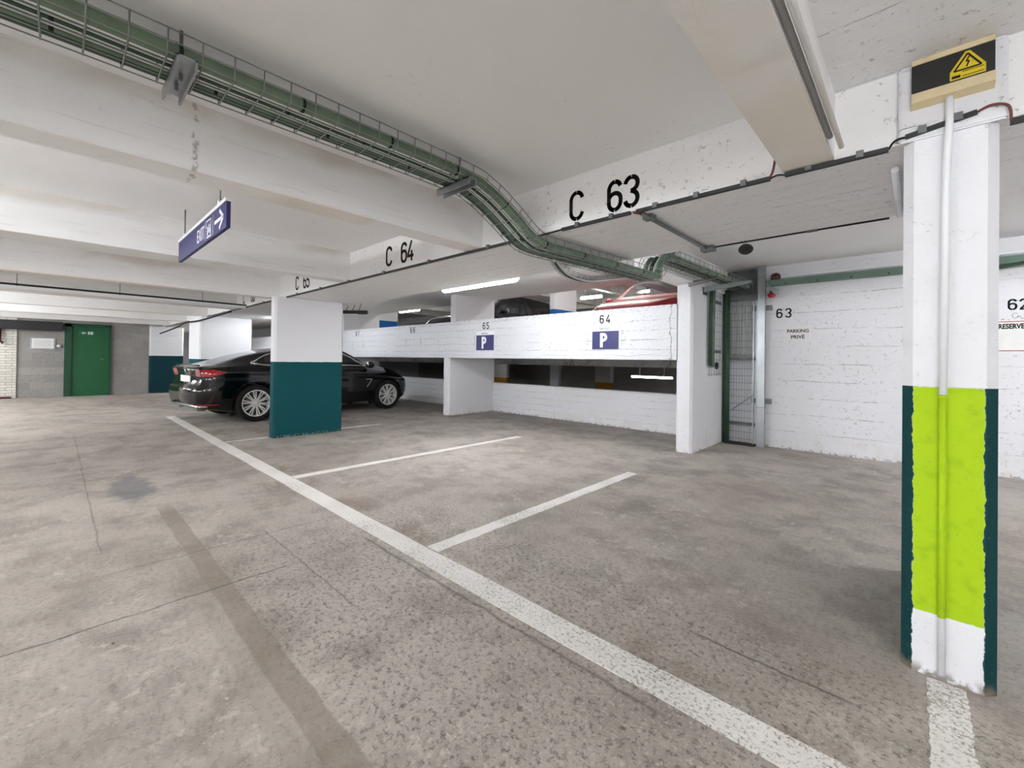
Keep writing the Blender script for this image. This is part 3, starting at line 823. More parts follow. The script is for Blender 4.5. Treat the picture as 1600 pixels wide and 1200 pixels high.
duct('black cable duct on the beam right of the lime pillar', (0.235, yd, 2.02), (1.4, yd, 2.02), clips=3)
duct('black cable duct along the far beam past the teal pillar', (-16.5, yd, zd), (-7.0, yd, zd), clips=8)
def wire(label, pts, r=0.004, mat='black_rubber', name='cable', cat='cable', group=None):
    P = [Vector(p) for p in pts]; out = []
    for i in range(len(P) - 1):
        p0 = P[max(i - 1, 0)]; p1 = P[i]; p2 = P[i + 1]; p3 = P[min(i + 2, len(P) - 1)]
        for k in range(6):
            t = k / 6
            out.append(0.5 * ((2 * p1) + (p2 - p0) * t + (2 * p0 - 5 * p1 + 4 * p2 - p3) * t * t + (3 * p1 - p0 - 3 * p2 + p3) * t ** 3))
    out.append(P[-1])
    return tag(MB().tube(out, r, 8).build(name, mat), label, cat, group)
wire('thin dark wire joining the two ducts under C 63', [(-2.02, yd, zd), (-1.9, yd, zd - .004), (-1.7, yd, zd)], 0.005)
wire('red brown wires rising from the duct onto the cross beam', [(-0.50, yd - .01, zd), (-0.485, yd - .015, zd + .03), (-0.475, yd - .012, zd + .10)], 0.005, 'red_wire')
wire('thin black wire bridging the duct gap under the cross beam', [(-0.50, yd, zd), (-0.47, yd - .004, zd + .006), (-0.44, yd, zd)], 0.004)
wire('thin black wire looping from duct to pillar', [(-0.085, yd, zd), (-0.07, yd - .01, zd + .02), (-0.052, 2.25, 2.052), (-0.035, 2.25, 2.052)], 0.004)
wire('red wire arching off the top of the lime pillar', [(0.155, 2.25, 2.078), (0.19, 2.245, 2.088), (0.228, 2.245, 2.07), (0.236, 2.255, 2.02)], 0.004, 'red_wire')
# branch conduit across the beam underside
r = thing('branch_conduit', 'grey steel conduit crossing the beam underside beside C 63', 'conduit', (-1.157, 2.3, 2.03))
MB().tube([(-1.157, 2.30, 2.022), (-1.157, 3.36, 2.022)], 0.013, 8).build('pipe', 'steel_dark', r)
MB().box(-1.19, -1.13, 2.38, 2.44, 2.012, 2.039).build('clamp', 'steel_dark', r)
MB().box(-1.19, -1.10, 3.32, 3.40, 2.005, 2.039).build('junction_box', 'steel_dark', r)
wire('red brown wire loop at the mouth of the branch conduit', [(-1.19, yd, zd), (-1.175, yd + .0, 2.02), (-1.157, 2.31, 2.022)], 0.007, 'red_wire')
wire('thin black cable along the back edge of the beam', [(-1.12, YB + .005, 2.03), (-0.9, YB + .006, 2.032), (-0.5, YB + .006, 2.034), (-0.12, YB + .006, 2.034)], 0.006)
o = MB().tube([(-0.072, 2.50, 2.02), (-0.072, 3.30, 2.02)], 0.014, 8).build('white_conduit', 'sign_white')
tag(o, 'short white pipe under the beam, left of the lime pillar', 'conduit')
o = MB().box(-0.53, -0.47, YB, YB + .03, 2.03, 2.055).build('cable_clip', 'steel_dark')
tag(o, 'small grey clip box on the thin cable behind the beam', 'junction box')
# cable pipe along the near cross beam
for i, (dx, dz) in enumerate(((0.012, 0.012), (0.035, 0.010))):
    o = MB().tube([(-0.26 + dx, -1.5, ZB + dz), (-0.26 + dx, 2.05 + .12 * i, ZB + dz)], 0.010, 8).build('white_conduit', 'beam_y' if i else 'painted_pipe')
    tag(o, ('grey pipe tucked along the lower edge of the near cross beam', 'pale pipe beside the grey pipe along the near cross beam')[i], 'conduit')
# detector
r = thing('smoke_detector', 'round dark detector hanging behind the beam edge', 'detector', (-0.915, 3.45, 2.02))
MB().lathe([(0.0, 0), (0.045, 0), (0.05, .008), (0.046, .016), (0.0, .018)], (-0.915, 3.46, 1.995), (-0.15, 0.55, 0.8), 24).build('dark_disc', 'black_plate', r)
MB().lathe([(0.0, 0), (0.040, 0), (0.036, .018), (0.015, .03), (0, .03)], (-0.918, 3.47, 2.010), (-0.15, 0.55, 0.8), 24).build('base', 'sign_white', r)
MB().tube([(-0.925, 3.38, 2.04), (-0.925, 3.44, 2.075), (-0.915, 3.47, 2.05)], 0.004, 8).build('bracket', 'steel_dark', r)

# ---------------------------------------------------------------- fluorescent lights
def light(label, x, y, z, L=1.45, axis='X', mat='tube', group='fluorescent lights', hanger=0.04, rad=0.045, body='steel_dark'):
    r = thing('fluorescent_light', label, 'ceiling light', (x, y, z), group)
    d = (1, 0, 0) if axis == 'X' else (0, 1, 0)
    D = Vector(d); C = Vector((x, y, z)); h = L / 2
    MB().lathe([(0, -h), (rad * .8, -h), (rad, -h + .02), (rad, h - .02), (rad * .8, h), (0, h)], C, d, 16).build('diffuser', mat, r)
    sx, sy = (h * .97, rad * .8) if axis == 'X' else (rad * .8, h * .97)
    sx, sy = (sx, sy * .5) if axis == 'X' else (sx * .5, sy)
    MB().box(x - sx, x + sx, y - sy, y + sy, z + rad * .9, z + rad * .9 + .018).build('housing', body, r)
    for s_ in (-1, 1):
        p = C + D * (h * .6 * s_)
        MB().box(p.x - .012, p.x + .012, p.y - .012, p.y + .012, z + rad * .9 + .018, z + rad * .9 + .018 + hanger).build('hanger', body, r)
    return r
light('bright lit fluorescent tube under the beam between the numbers C 64 and C 63', -3.86, 3.47, 2.085, 1.29, mat='tube_main', hanger=0.34, rad=0.056)
wire('black cable feeding the bright tube behind the beam', [(-3.02, 3.46, 2.08), (-2.97, 3.44, 2.09), (-2.95, 3.40, 2.06), (-2.6, 3.37, 2.06), (-2.2, 3.37, 2.06)], 0.006)
for (x, y, L) in ((-10.4, 3.46, 0.9), (-17.1, 3.46, 1.0), (2.5, 4.75, 1.0)):
    light('lit fluorescent tube over the bays' + (' past the teal pillar' if x < -5 else ''), x, y, 2.40 if x > 0 else 2.03, L, mat='tube_bright' if x > 0 else 'tube_main', hanger=0.05 if x > 0 else 0.40)
for i, (x, y) in enumerate(((-3.6, -2.2), (1.2, -1.6), (-9.8, -2.4), (-12.6, -2.4), (-16, -2.4), (-0.9, -5.0), (-5.7, -5.0), (4.6, -2.4), (-11.0, -5.0))):  # unseen tubes added as general fill light for the aisle
    light('added unseen fluorescent tube under the aisle ceiling', x, y, 1.96, 1.5, hanger=0.34)
light('lit tube of the upper deck glowing beside the blue banded pillar', -7.9, 12.2, 3.28, 0.8, mat='tube_soft', hanger=.408, rad=.05)
light('lit tube of the upper deck glowing right of the far blue banded pillar', -14.2, 9.3, 3.0, 1.3, 'X', 'tube_soft', hanger=.35, rad=.05)
light('lit tube of the upper deck hidden behind the beams', -3.4, 12.2, 3.28, 1.5, mat='tube_soft', hanger=.41)
for x in (-4.8, -9.6, -14.5):  # tubes out of sight, added to brighten the upper deck
    light('added hidden tube under the upper deck ceiling above the parked cars', x, 7.9, 3.30, 1.5, mat='tube_soft', hanger=.39)
light('added hidden tube deep in the lower deck', -3.1, 9.4, 0.98, 1.4, 'Y', mat='tube_low', hanger=.147)  # added out of sight to lift the lower deck brightness
light('added hidden tube deep in the lower deck', -4.5, 13.6, 0.98, 1.4, mat='tube_low', hanger=.147)  # second hidden tube, also added as lower deck fill
light('lit tube at the far left over the aisle end', -19.0, 1.0, 2.24, 1.3, hanger=.06)
light('dim lit tube of the lower deck, right half of the low opening', -4.72, 10.0, 0.78, 1.05, mat='tube_low', hanger=.37, rad=.025)
light('short lit tube of the lower deck beside the dividing pier', -13.2, 12.4, 0.66, 0.9, mat='tube_low', hanger=.485, rad=.03)
light('unlit white tube fixture high over the left aisle', -7.6, -0.35, 2.22, 1.2, mat='tube_off', hanger=.104, rad=.02)
light('unlit white tube fixture near the block wall over the aisle', -9.9, 0.62, 2.22, 1.2, mat='tube_off', hanger=.104, rad=.02)

# ---------------------------------------------------------------- far left details
r = thing('cable_trunking', 'long pale trunking with black cable hung across the left aisle ceiling', 'cable trunking', (-8.2, -1, 2.0))
MB().box(-8.36, -8.30, -4, 2.2, 1.985, 2.02).build('trunk', 'sign_white', r)
MB().tube([(-8.30, -4, 2.045), (-8.28, 1.2, 2.04), (-8.25, 2.2, 2.03)], 0.013, 8).build('black_cable', 'black_rubber', r)
for y in (-1.6, -0.35, 0.62, 1.6):
    MB().tube([(-8.33, y, 2.02), (-8.33, y, ZC - .001)], 0.004, 6).build('rod', 'steel_dark', r)
wire('black cable sagging from the beam beside the far teal pillars', [(-9.2, 2.20, 1.99), (-10.4, 2.20, 1.97), (-11.2, 2.10, 1.92), (-12.6, 2.09, 1.94), (-14, 2.15, 1.90), (-16.6, 2.15, 1.82)], 0.018)
r = tag(MB().box(-17.05, -16.7, -9, 0.12, 1.79, 2.02).build('air_duct', 'dark', bevel=0.01), 'dark air duct across the top of the block wall, left of the green door', 'air duct')
# green door
d = tag(MB().box(-17.098, -17.06, 0.30, 1.06, 0.0, 1.93).build('door_1', 'door_green', bevel=0.004), kind='structure', label='green steel door in the grey block wall')
MB().tube([(-17.06, 0.96, 1.03), (-17.02, 0.96, 1.03), (-17.02, 0.87, 1.03)], 0.008, 8).build('handle', 'steel', d)
fr = MB(); fr.box(-17.098, -17.0, 0.16, 0.30, 0, 2.0); fr.box(-17.098, -17.0, 1.06, 1.10, 0, 2.0); fr.box(-17.098, -17.0, 0.16, 1.10, 1.93, 2.02)
fr.build('door_frame', 'door_green_dark', d)
r = thing('exit_sign', 'small green and white escape sign at the top of the green door', 'sign', (-17.05, .59, 1.78))
MB().box(-17.058, -17.05, 0.44, 0.76, 1.71, 1.82).build('plate', 'sign_green', r)
mb = MB()
mb.box(-17.05, -17.048, 0.62, 0.72, 1.725, 1.805)
mb.prism([(0.49, 1.765), (0.53, 1.800), (0.53, 1.776), (0.58, 1.776), (0.58, 1.754), (0.53, 1.754), (0.53, 1.73)], (-17.05, 0, 0), (0, 1, 0), (0, 0, 1), 0.002)
pl = mb.build('pictogram', 'sign_white', r)
mb = MB()
mb.lathe([(0, 0), (.011, 0), (.011, .001), (0, .001)], (-17.048, .665, 1.79), (1, 0, 0), 10)
mb.bar((-17.0475, .668, 1.775), (-17.0475, .66, 1.755), .001, .014); mb.bar((-17.0475, .66, 1.755), (-17.0475, .685, 1.735), .001, .009); mb.bar((-17.0475, .66, 1.755), (-17.0475, .645, 1.73), .001, .009)
mb.build('running_figure', 'sign_green', pl, fix=False)
r = thing('notice_board', 'white framed notice on the grey block wall', 'notice board', (-17.08, -.24, 1.45))
MB().box(-17.098, -17.07, -0.47, -0.01, 1.29, 1.60).build('frame', 'steel', r)
sh = MB().box(-17.07, -17.065, -0.44, -0.04, 1.315, 1.575).build('sheet', 'label_white', r)
mb = MB()
for k in range(7):
    mb.box(-17.065, -17.0645, -0.40, -0.10 + .03 * (k % 3), 1.345 + .03 * k, 1.350 + .03 * k)
mb.build('print', 'steel_dark', sh, fix=False)
tag(MB().lathe([(0, 0), (.04, 0), (.04, .12), (.02, .16), (0, .16)], (-17.1, 0.085, 1.38), (1, -.3, 0), 14).build('emergency_lamp', 'sign_white'), 'small white wall lamp just left of the green door', 'wall lamp')
tag(MB().tube([(-17.0, -.98, 1.98), (-17.0, -.98, 1.5), (-16.98, -.93, 1.42)], .025, 8).build('red_pipe', 'dark_red'), 'thin dark red pipe on the white brick at the left edge', 'pipe')
tag(MB().box(-17.06, -16.95, -1.4, -0.78, 0.0, 0.05).build('rubble', 'dark_red'), 'reddish kerb bricks at the foot of the white brick wall', 'kerb')

# unlit trunking end right of the teal pillar
r = thing('hanging_luminaire', 'dark rounded fixture with wires hanging right of the teal pillar', 'ceiling light', (-7.5, 3.6, 2.0))
MB().tube([(-7.95, 3.40, 2.0), (-7.33, 3.90, 2.0)], 0.035, 12).build('body', 'black_metal', r)
MB().tube([(-7.95, 3.38, 1.955), (-7.45, 3.78, 1.955)], 0.018, 10).build('tube', 'tube_off', r)
for t in (0.15, .35, .5, .65, .8):
    p = Vector((-7.95, 3.40, 2.02)).lerp(Vector((-7.33, 3.90, 2.02)), t)
    MB().tube([p, (p.x + .16, p.y + .10, ZS)], 0.006, 6).build('wire', 'steel_dark', r)

# ---------------------------------------------------------------- wire cable trays with green cables
def resample(pts, step):
    P = [Vector(p) for p in pts]; out = [P[0].copy()]; acc = 0.0
    for a, b in zip(P[:-1], P[1:]):
        L = (b - a).length; pos = step - acc
        while pos <= L:
            out.append(a.lerp(b, pos / L)); pos += step
        acc = (L - (pos - step))
    return out
def catmull(pts, k=8):
    P = [Vector(p) for p in pts]; out = []
    for i in range(len(P) - 1):
        p0 = P[max(i - 1, 0)]; p1 = P[i]; p2 = P[i + 1]; p3 = P[min(i + 2, len(P) - 1)]
        for j in range(k):
            t = j / k
            out.append(0.5 * ((2 * p1) + (p2 - p0) * t + (2 * p0 - 5 * p1 + 4 * p2 - p3) * t * t + (3 * p1 - p0 - 3 * p2 + p3) * t ** 3))
    out.append(P[-1])
    return out
def tray(path, side, width, h, label, step=0.10, r=0.0028, group='wire mesh cable trays', name='cable_tray', both=True):
    """path = centre of the tray floor; side = unit vector across it."""
    S = Vector(side).normalized(); P = [Vector(p) for p in path]
    ups = []
    for i in range(len(P)):
        d = (P[min(i + 1, len(P) - 1)] - P[max(i - 1, 0)]).normalized()
        u = S.cross(d).normalized()
        if u.dot(Vector((0, 0, 1))) < -0.001 or (abs(u.z) < .01 and u.y > 0): u = -u
        ups.append(u)
    root = thing(name, label, 'cable tray', P[0], group)
    mb = MB()
    for q in (-.5, -.25, 0, .25, .5):
        mb.tube([p + S * (q * width) for p in P], r, 5)
    sides = (-.5, .5) if both else (.5,)
    for q in sides:
        for hh in (.5, 1.0):
            mb.tube([p + S * (q * width) + u * (h * hh) for p, u in zip(P, ups)], r, 5)
    mb.build('long_wires', 'wire', root, fix=False)
    mb = MB()
    total = sum((b - a).length for a, b in zip(P[:-1], P[1:]))
    acc = 0.0; nxt = step / 2
    for i in range(len(P) - 1):
        L = (P[i + 1] - P[i]).length
        while nxt <= acc + L:
            t = (nxt - acc) / L; p = P[i].lerp(P[i + 1], t); u = ups[i].lerp(ups[i + 1], t)
            e0, e1 = p + S * (-.5 * width), p + S * (.5 * width)
            pts = ([e0 + u * h] if both else []) + [e0 - u * r, e1 - u * r, e1 + u * h]
            mb.tube(pts, r, 5)
            nxt += step
        acc += L
    mb.build('cross_wires', 'wire', root, fix=False)
    return root
def run(path, side, off, lift, r, mat, label, ties=None, group='green cables in the trays'):
    """One cable or bundle lying in a tray."""
    S = Vector(side).normalized(); P = [Vector(p) for p in path]; out = []
    for i in range(len(P)):
        d = (P[min(i + 1, len(P) - 1)] - P[max(i - 1, 0)]).normalized()
        u = S.cross(d).normalized()
        if u.z < -0.001: u = -u
        out.append(P[i] + S * off + u * (lift + r))
    o = tag(MB().tube(out, r, 12).build('cable', mat), label, 'cable', group)
    if ties:
        acc = 0; nxt = ties * .5
        for i in range(len(out) - 1):
            L = (out[i + 1] - out[i]).length
            while nxt <= acc + L:
                p = out[i].lerp(out[i + 1], (nxt - acc) / L); d = (out[i + 1] - out[i]).normalized()
                MB().tube([p - d * .006, p + d * .006], r * 1.08, 12).build('cable_tie', 'black_rubber', o)
                nxt += ties
            acc += L
    return o
XT = (1, 0, 0)
main = catmull([(-2.00, -1.6, 2.215), (-2.00, 0.4, 2.215), (-2.00, 1.55, 2.215), (-2.0, 1.80, 2.185), (-1.99, 2.00, 2.09), (-1.98, 2.18, 1.985), (-1.97, 2.32, 1.945), (-1.95, 2.6, 1.94), (-1.90, 3.2, 1.94), (-1.86, 3.9, 1.94)], 8)
tray(main, XT, 0.24, 0.085, 'wire cable tray descending from the aisle ceiling and under the beam')
run(main, XT, 0.080, 0.004, 0.027, 'green', 'thick light green cable on the right side of the descending tray', 0.42)
run(main, XT, -0.090, 0.004, 0.023, 'green_dark', 'dark green cable on the left side of the descending tray', 0.5)
run(main, XT, 0.012, 0.004, 0.010, 'green_dark', 'thin dark cable down the middle of the descending tray', 0.35)
run(main, XT, -0.020, 0.004, 0.006, 'white_cable', 'thin pale cable down the middle of the descending tray')
run(main, XT, 0.040, 0.004, 0.006, 'white_cable', 'thin pale cable beside the thick light green cable')
run(main, XT, -0.052, 0.004, 0.008, 'green', 'thin green cable beside the dark green cable', 0.45)
# suspension brackets
def bracket(label, x, y, z, w=0.34):
    r = thing('tray_bracket', label, 'bracket', (x, y, z), 'tray suspension brackets')
    MB().box(x - w / 2, x + w / 2, y - .03, y - .022, z - .04, z).box(x - w / 2, x + w / 2, y + .022, y + .03, z - .04, z).box(x - w / 2, x + w / 2, y - .03, y + .03, z - .006, z).build('channel', 'steel', r)
    for s_ in (-1, 1):
        MB().tube([(x + s_ * w * .14 - .01, y, z - .03), (x + s_ * w * .14 - .01, y, ZC - .001)], 0.006, 8).build('rod', 'steel_dark', r)
    return r
bracket('steel bracket under the cable tray near the top left', -2.0, 0.30, 2.208, 0.30)
bracket('steel bracket under the cable tray just before it descends', -2.0, 1.62, 2.208, 0.30)
# tray over the parapet end and on to the mesh riser
up = catmull([(-1.93, 3.95, 1.96), (-1.92, 4.06, 2.02), (-1.91, 4.14, 2.16), (-1.90, 4.30, 2.20), (-1.86, 5.2, 2.20), (-1.82, 6.1, 2.20), (-1.80, 6.70, 2.20)], 7)
tray(up, XT, 0.26, 0.09, 'wire cable tray passing beside the white pier to the back wall', 0.12)
run(up, XT, 0.07, 0.004, 0.030, 'green', 'light green cable in the tray beside the white pier', 0.25)
run(up, XT, -0.02, 0.004, 0.020, 'green_dark', 'dark green cable in the tray beside the white pier', 0.25)
run(up, XT, -0.08, 0.004, 0.022, 'green', 'green cable on the pier side of the tray', 0.3)
run(up, XT, 0.025, 0.02, 0.010, 'white_cable', 'thin pale cable in the tray beside the white pier')
# short branch tray rising to the ceiling
br = [(-1.84, 4.25, 2.24), (-1.50, 4.25, 2.50)]
tray([Vector(br[0]).lerp(Vector(br[1]), i / 8) for i in range(9)], (0, 1, 0), 0.22, 0.05, 'short wire tray rising steeply to the ceiling above the pier', 0.07)
for k in range(4):
    wire('black cable climbing the short steep tray', [(-1.86, 4.17 + .05 * k, 2.25), (-1.7, 4.17 + .05 * k, 2.36), (-1.50, 4.18 + .05 * k, 2.515)], 0.008, 'steel_dark', group='cables on the steep tray')
# loose wire basket loop under the tray
lp = catmull([(-2.12, 2.75, 1.96), (-2.16, 2.95, 1.90), (-2.13, 3.2, 1.88), (-2.05, 3.45, 1.92), (-1.98, 3.6, 1.95)], 6)
tray(lp, XT, 0.10, 0.03, 'loose loop of wire tray sagging below the beam', 0.07, 0.0022)
for k, (o_, rr, mt) in enumerate(((0, .010, 'green_dark'), (.03, .008, 'white_cable'))):
    run(lp, XT, o_, -.02, rr, mt, ('dark cable hanging in the loose tray loop', 'pale cable hanging in the loose tray loop')[k])
# bracket arms at the wall
r = thing('wall_bracket', 'grey steel arm carrying the tray in front of the mesh riser', 'bracket', (-1.9, 6.1, 2.15))
MB().prism([(-2.06, 2.10), (-2.06, 2.175), (-1.50, 2.195), (-1.50, 2.165)], (0, 5.95, 0), (1, 0, 0), (0, 0, 1), 0.05).build('arm', 'steel', r)
MB().box(-2.075, -2.06, 5.9, 6.02, 2.07, 2.20).build('plate', 'steel_dark', r)
r = thing('wall_bracket', 'grey steel plate bracket on top of the white pier', 'bracket', (-2.0, 5.6, 2.2))
MB().prism([(-2.10, 2.12), (-2.10, 2.19), (-1.72, 2.19)], (0, 5.50, 0), (1, 0, 0), (0, 0, 1), 0.04).build('arm', 'steel_dark', r)
# cables running along the back wall, behind the lime pillar
r = thing('cable_trunking', 'grey green trunking along the top of the white back wall', 'cable trunking', (0, 6.8, 2.25))
MB().box(-1.50, 6.98, 6.76, 6.849, 2.235, 2.315).build('trunk', simple('grey_green_trunking', srgb(104, 128, 116), 0.5, 0, 0.2, 6), r)
mb = MB()
for k in range(14):
    mb.box(-1.3 + .35 * k, -1.285 + .35 * k, 6.755, 6.76, 2.245, 2.26)
mb.build('studs', 'black_rubber', r)
MB().box(-1.5, 6.98, 6.82, 6.849, 2.34, 2.365).build('pipe', 'sign_white', r)
wire('green cable sagging off the trunking at the right edge', [(0.5, 6.74, 2.18), (0.8, 6.73, 2.22), (1.2, 6.73, 2.24), (2.0, 6.74, 2.30)], 0.02, 'green_dark')
# vertical riser on the side of the pier
PX = -2.08
r = thing('cable_tray', 'narrow vertical wire tray with green cables on the side of the white pier', 'cable tray', (PX, 6.3, 1.0), 'wire mesh cable trays')
mb = MB()
for y in (6.12, 6.22, 6.32, 6.42, 6.52, 6.60):
    mb.tube([(PX + .02, y, 0.98), (PX + .02, y, 2.2)], 0.003, 5)
for k in range(13):
    mb.tube([(PX + .004, 6.10, 1.0 + .1 * k), (PX + .022, 6.10, 1.0 + .1 * k), (PX + .022, 6.62, 1.0 + .1 * k), (PX + .004, 6.62, 1.0 + .1 * k)], 0.003, 5)
mb.build('long_wires', 'wire', r, fix=False)
MB().box(PX, PX + .02, 6.3, 6.6, 1.30, 1.34).box(PX, PX + .02, 6.3, 6.6, 2.0, 2.04).build('rail', 'steel_dark', r)
for k, (y, rr, mt, zb) in enumerate(((6.09, .025, 'green_dark', 1.12), (6.17, .026, 'green', 1.10), (6.23, .012, 'green_dark', 1.12))):
    o = MB().tube([(PX + .04, y, zb), (PX + .045, y, 1.8), (PX + .05, y, 2.2)], rr, 10).build('cable', mt)
    tag(o, ('dark green vertical cable nearest the pier edge', 'light green vertical cable on the side of the white pier', 'thin dark vertical cable on the side of the white pier')[k], 'cable', 'vertical green cables')
o = MB().lathe([(0, 0), (.05, 0), (.05, .02), (0, .02)], (PX, 6.45, 1.12), (1, 0, 0), 16).build('cable_plug', 'black_rubber')
tag(o, 'small round dark disc under the narrow vertical tray', 'cap')
# mesh riser in the corner
YR = 6.75
r = thing('mesh_riser', 'tall wire mesh cable riser between the white pier and the steel post', 'cable tray', (-1.82, YR, 0))
mb = MB()
for k in range(10):
    x = -2.0 + .036 * k
    mb.tube([(x, YR, 0.03), (x, YR, 2.06)], 0.0022, 5)
for k in range(20):
    mb.tube([(-2.01, YR - .004, .08 + .1 * k), (-1.67, YR - .004, .08 + .1 * k)], 0.0032, 5)
mb.build('mesh', 'wire', r, fix=False)
for z in (0.27, 1.20):
    q = MB().box(-2.01, -1.66, YR + .01, YR + .05, z, z + .045).build('strut', 'steel_dark', r)
for x, nm in ((-1.68, 0), (-1.64, 1)):
    MB().box(x, x + .012, YR - .01, YR + .02, 0.02, 2.05).build('edge_bar', 'steel', r)
MB().box(-2.02, -1.625, YR - .03, YR + .05, 2.06, 2.13).build('top_rail', 'steel_dark', r)
for k, (x, rr, mt) in enumerate(((-2.055, .022, 'green_dark'), (-2.015, .030, 'green_dark'), (-2.045, .012, 'green'), (-1.985, .012, 'green_dark'))):
    o = MB().tube([(x, YR - .02 - .012 * (k % 2), 0.0), (x, YR - .025 - .012 * (k % 2), 2.22)], rr, 10).build('cable', mt)
    tag(o, 'green vertical cable running floor to ceiling at the edge of the mesh riser', 'cable', 'floor to ceiling green cables')
for k in range(6):
    x = -1.95 + .045 * k
    o = MB().tube([(x, YR + .03, 1.24), (x, YR + .03, 2.08)], .009, 8).build('cable', 'white_cable')
    tag(o, 'pale vertical cable behind the upper half of the wire mesh riser', 'cable', 'pale cables behind the mesh')
o = MB().tube([(-1.93, YR - .02, 0.50), (-1.66, YR - .02, 0.72)], .009, 8).build('metal_pole', 'steel')
tag(o, 'thin steel rod leaning diagonally across the wire mesh', 'rod')
o = MB().box(-2.02, -1.64, 6.66, 6.84, 0, 0.018).build('dust_heap', simple('dark_grime', srgb(54, 50, 44), .9, 0, .4, 30))
tag(o, 'dark grime collected under the wire mesh riser', 'grime', kind='stuff')
# dark recess above riser
tag(MB().box(-2.04, -1.63, 6.80, 6.849, 2.14, 2.50).build('cable_opening', 'steel_dark'), 'dark cable opening above the mesh riser under the ceiling', 'opening')
r = thing('steel_post', 'shiny square galvanised post in front of the back wall beside the mesh riser', 'post', (-1.57, 6.7, 0))
MB().box(-1.615, -1.525, 6.70, 6.76, 0, ZS).build('post', 'steel', r)
MB().box(-1.62, -1.52, 6.695, 6.765, 0.545, 0.553).build('joint', 'steel_dark', r)
for z in (0.60, 1.90):
    MB().box(-1.70, -1.455, 6.77, 6.79, z, z + .07).build('fixing_plate', 'steel_dark', r)
r = thing('alarm_beacon', 'small red beacon on a bracket right of the steel post', 'alarm', (-1.44, 6.75, 2.09))
MB().lathe([(0, 0), (.03, 0), (.048, .02), (.05, .05), (0, .05)], (-1.45, 6.72, 2.065), (0, 0, 1), 20).build('lens', 'red', r)
MB().box(-1.475, -1.425, 6.72, 6.85, 2.115, 2.19).build('bracket', 'steel_dark', r)
MB().prism([(-1.40, 2.10), (-1.36, 2.10), (-1.36, 2.17), (-1.50, 2.24), (-1.50, 2.21)], (0, 6.70, 0), (1, 0, 0), (0, 0, 1), 0.03).build('arm', 'steel', r)
r = thing('alarm_bell', 'round dark red bell above the red beacon', 'alarm', (-1.42, 6.78, 2.35))
MB().lathe([(0, 0), (.055, 0), (.06, -.015), (.045, -.045), (0, -.055)], (-1.42, 6.82, 2.355), (0, 1, 0), 24).build('bell', 'dark_red', r)
MB().bar((-1.50, 6.76, 2.345), (-1.38, 6.76, 2.345), .006, .006).build('guard_wire', 'wire', r)

# ================================================================= CARS
def interp(tab, s):
    if s <= tab[0][0]: return tab[0][1]
    for i in range(len(tab) - 1):
        (a, va), (b, vb) = tab[i], tab[i + 1]
        if s <= b:
            t = (s - a) / (b - a)
            pa = tab[i - 1] if i > 0 else (a - (b - a), va)
            pb = tab[i + 2] if i + 2 < len(tab) else (b + (b - a), vb)
            ma = (vb - pa[1]) / (b - pa[0]) * (b - a); mb_ = (pb[1] - va) / (pb[0] - a) * (b - a)
            t2, t3 = t * t, t * t * t
            return va * (2 * t3 - 3 * t2 + 1) + ma * (t3 - 2 * t2 + t) + vb * (-2 * t3 + 3 * t2) + mb_ * (t3 - t2)
    return tab[-1][1]

COUPE = dict(L=4.72, zt=[(0, .975), (.10, .99), (.35, 1.02), (.7, 1.105), (1.0, 1.19), (1.4, 1.28), (1.8, 1.345), (2.3, 1.385), (2.75, 1.385), (3.0, 1.33), (3.3, 1.17), (3.55, 1.045), (3.85, .985), (4.2, .92), (4.5, .83), (4.65, .73), (4.72, .66)],
             zs=[(0, .93), (.3, .965), (.8, .975), (2.0, .965), (3.0, .94), (3.6, .90), (4.2, .82), (4.55, .72), (4.72, .60)],
             ws=[(0, .74), (.12, .82), (.35, .88), (.8, .915), (2.4, .915), (3.9, .905), (4.3, .87), (4.55, .78), (4.72, .60)],
             wr=[(0, .62), (.5, .56), (1.0, .55), (1.6, .56), (2.4, .585), (3.0, .60), (3.4, .66), (4.0, .66), (4.5, .56), (4.72, .42)],
             axles=(1.09, 3.98), wr_=.33, rim=.235,
             side=([(1.02, 1.045), (1.3, 1.005), (2.2, 1.01), (3.05, 1.0), (3.42, .985)], [(1.02, 1.055), (1.35, 1.20), (1.8, 1.285), (2.35, 1.325), (2.75, 1.30), (3.05, 1.20), (3.42, 1.0)]),
             rear=(.42, 1.25), wind=(2.88, 3.56))
def mp(v):                          # shorter tail overhang and wheelbase
    return v * .88 / 1.09 if v < 1.09 else .88 + (v - 1.09) * .97
for k_ in ('zt', 'zs', 'ws', 'wr'): COUPE[k_] = [(mp(a), b) for a, b in COUPE[k_]]
COUPE['side'] = tuple([(mp(a), b) for a, b in q] for q in COUPE['side'])
for k_ in ('axles', 'rear', 'wind'): COUPE[k_] = tuple(mp(a) for a in COUPE[k_])
COUPE['L'] = mp(4.72)
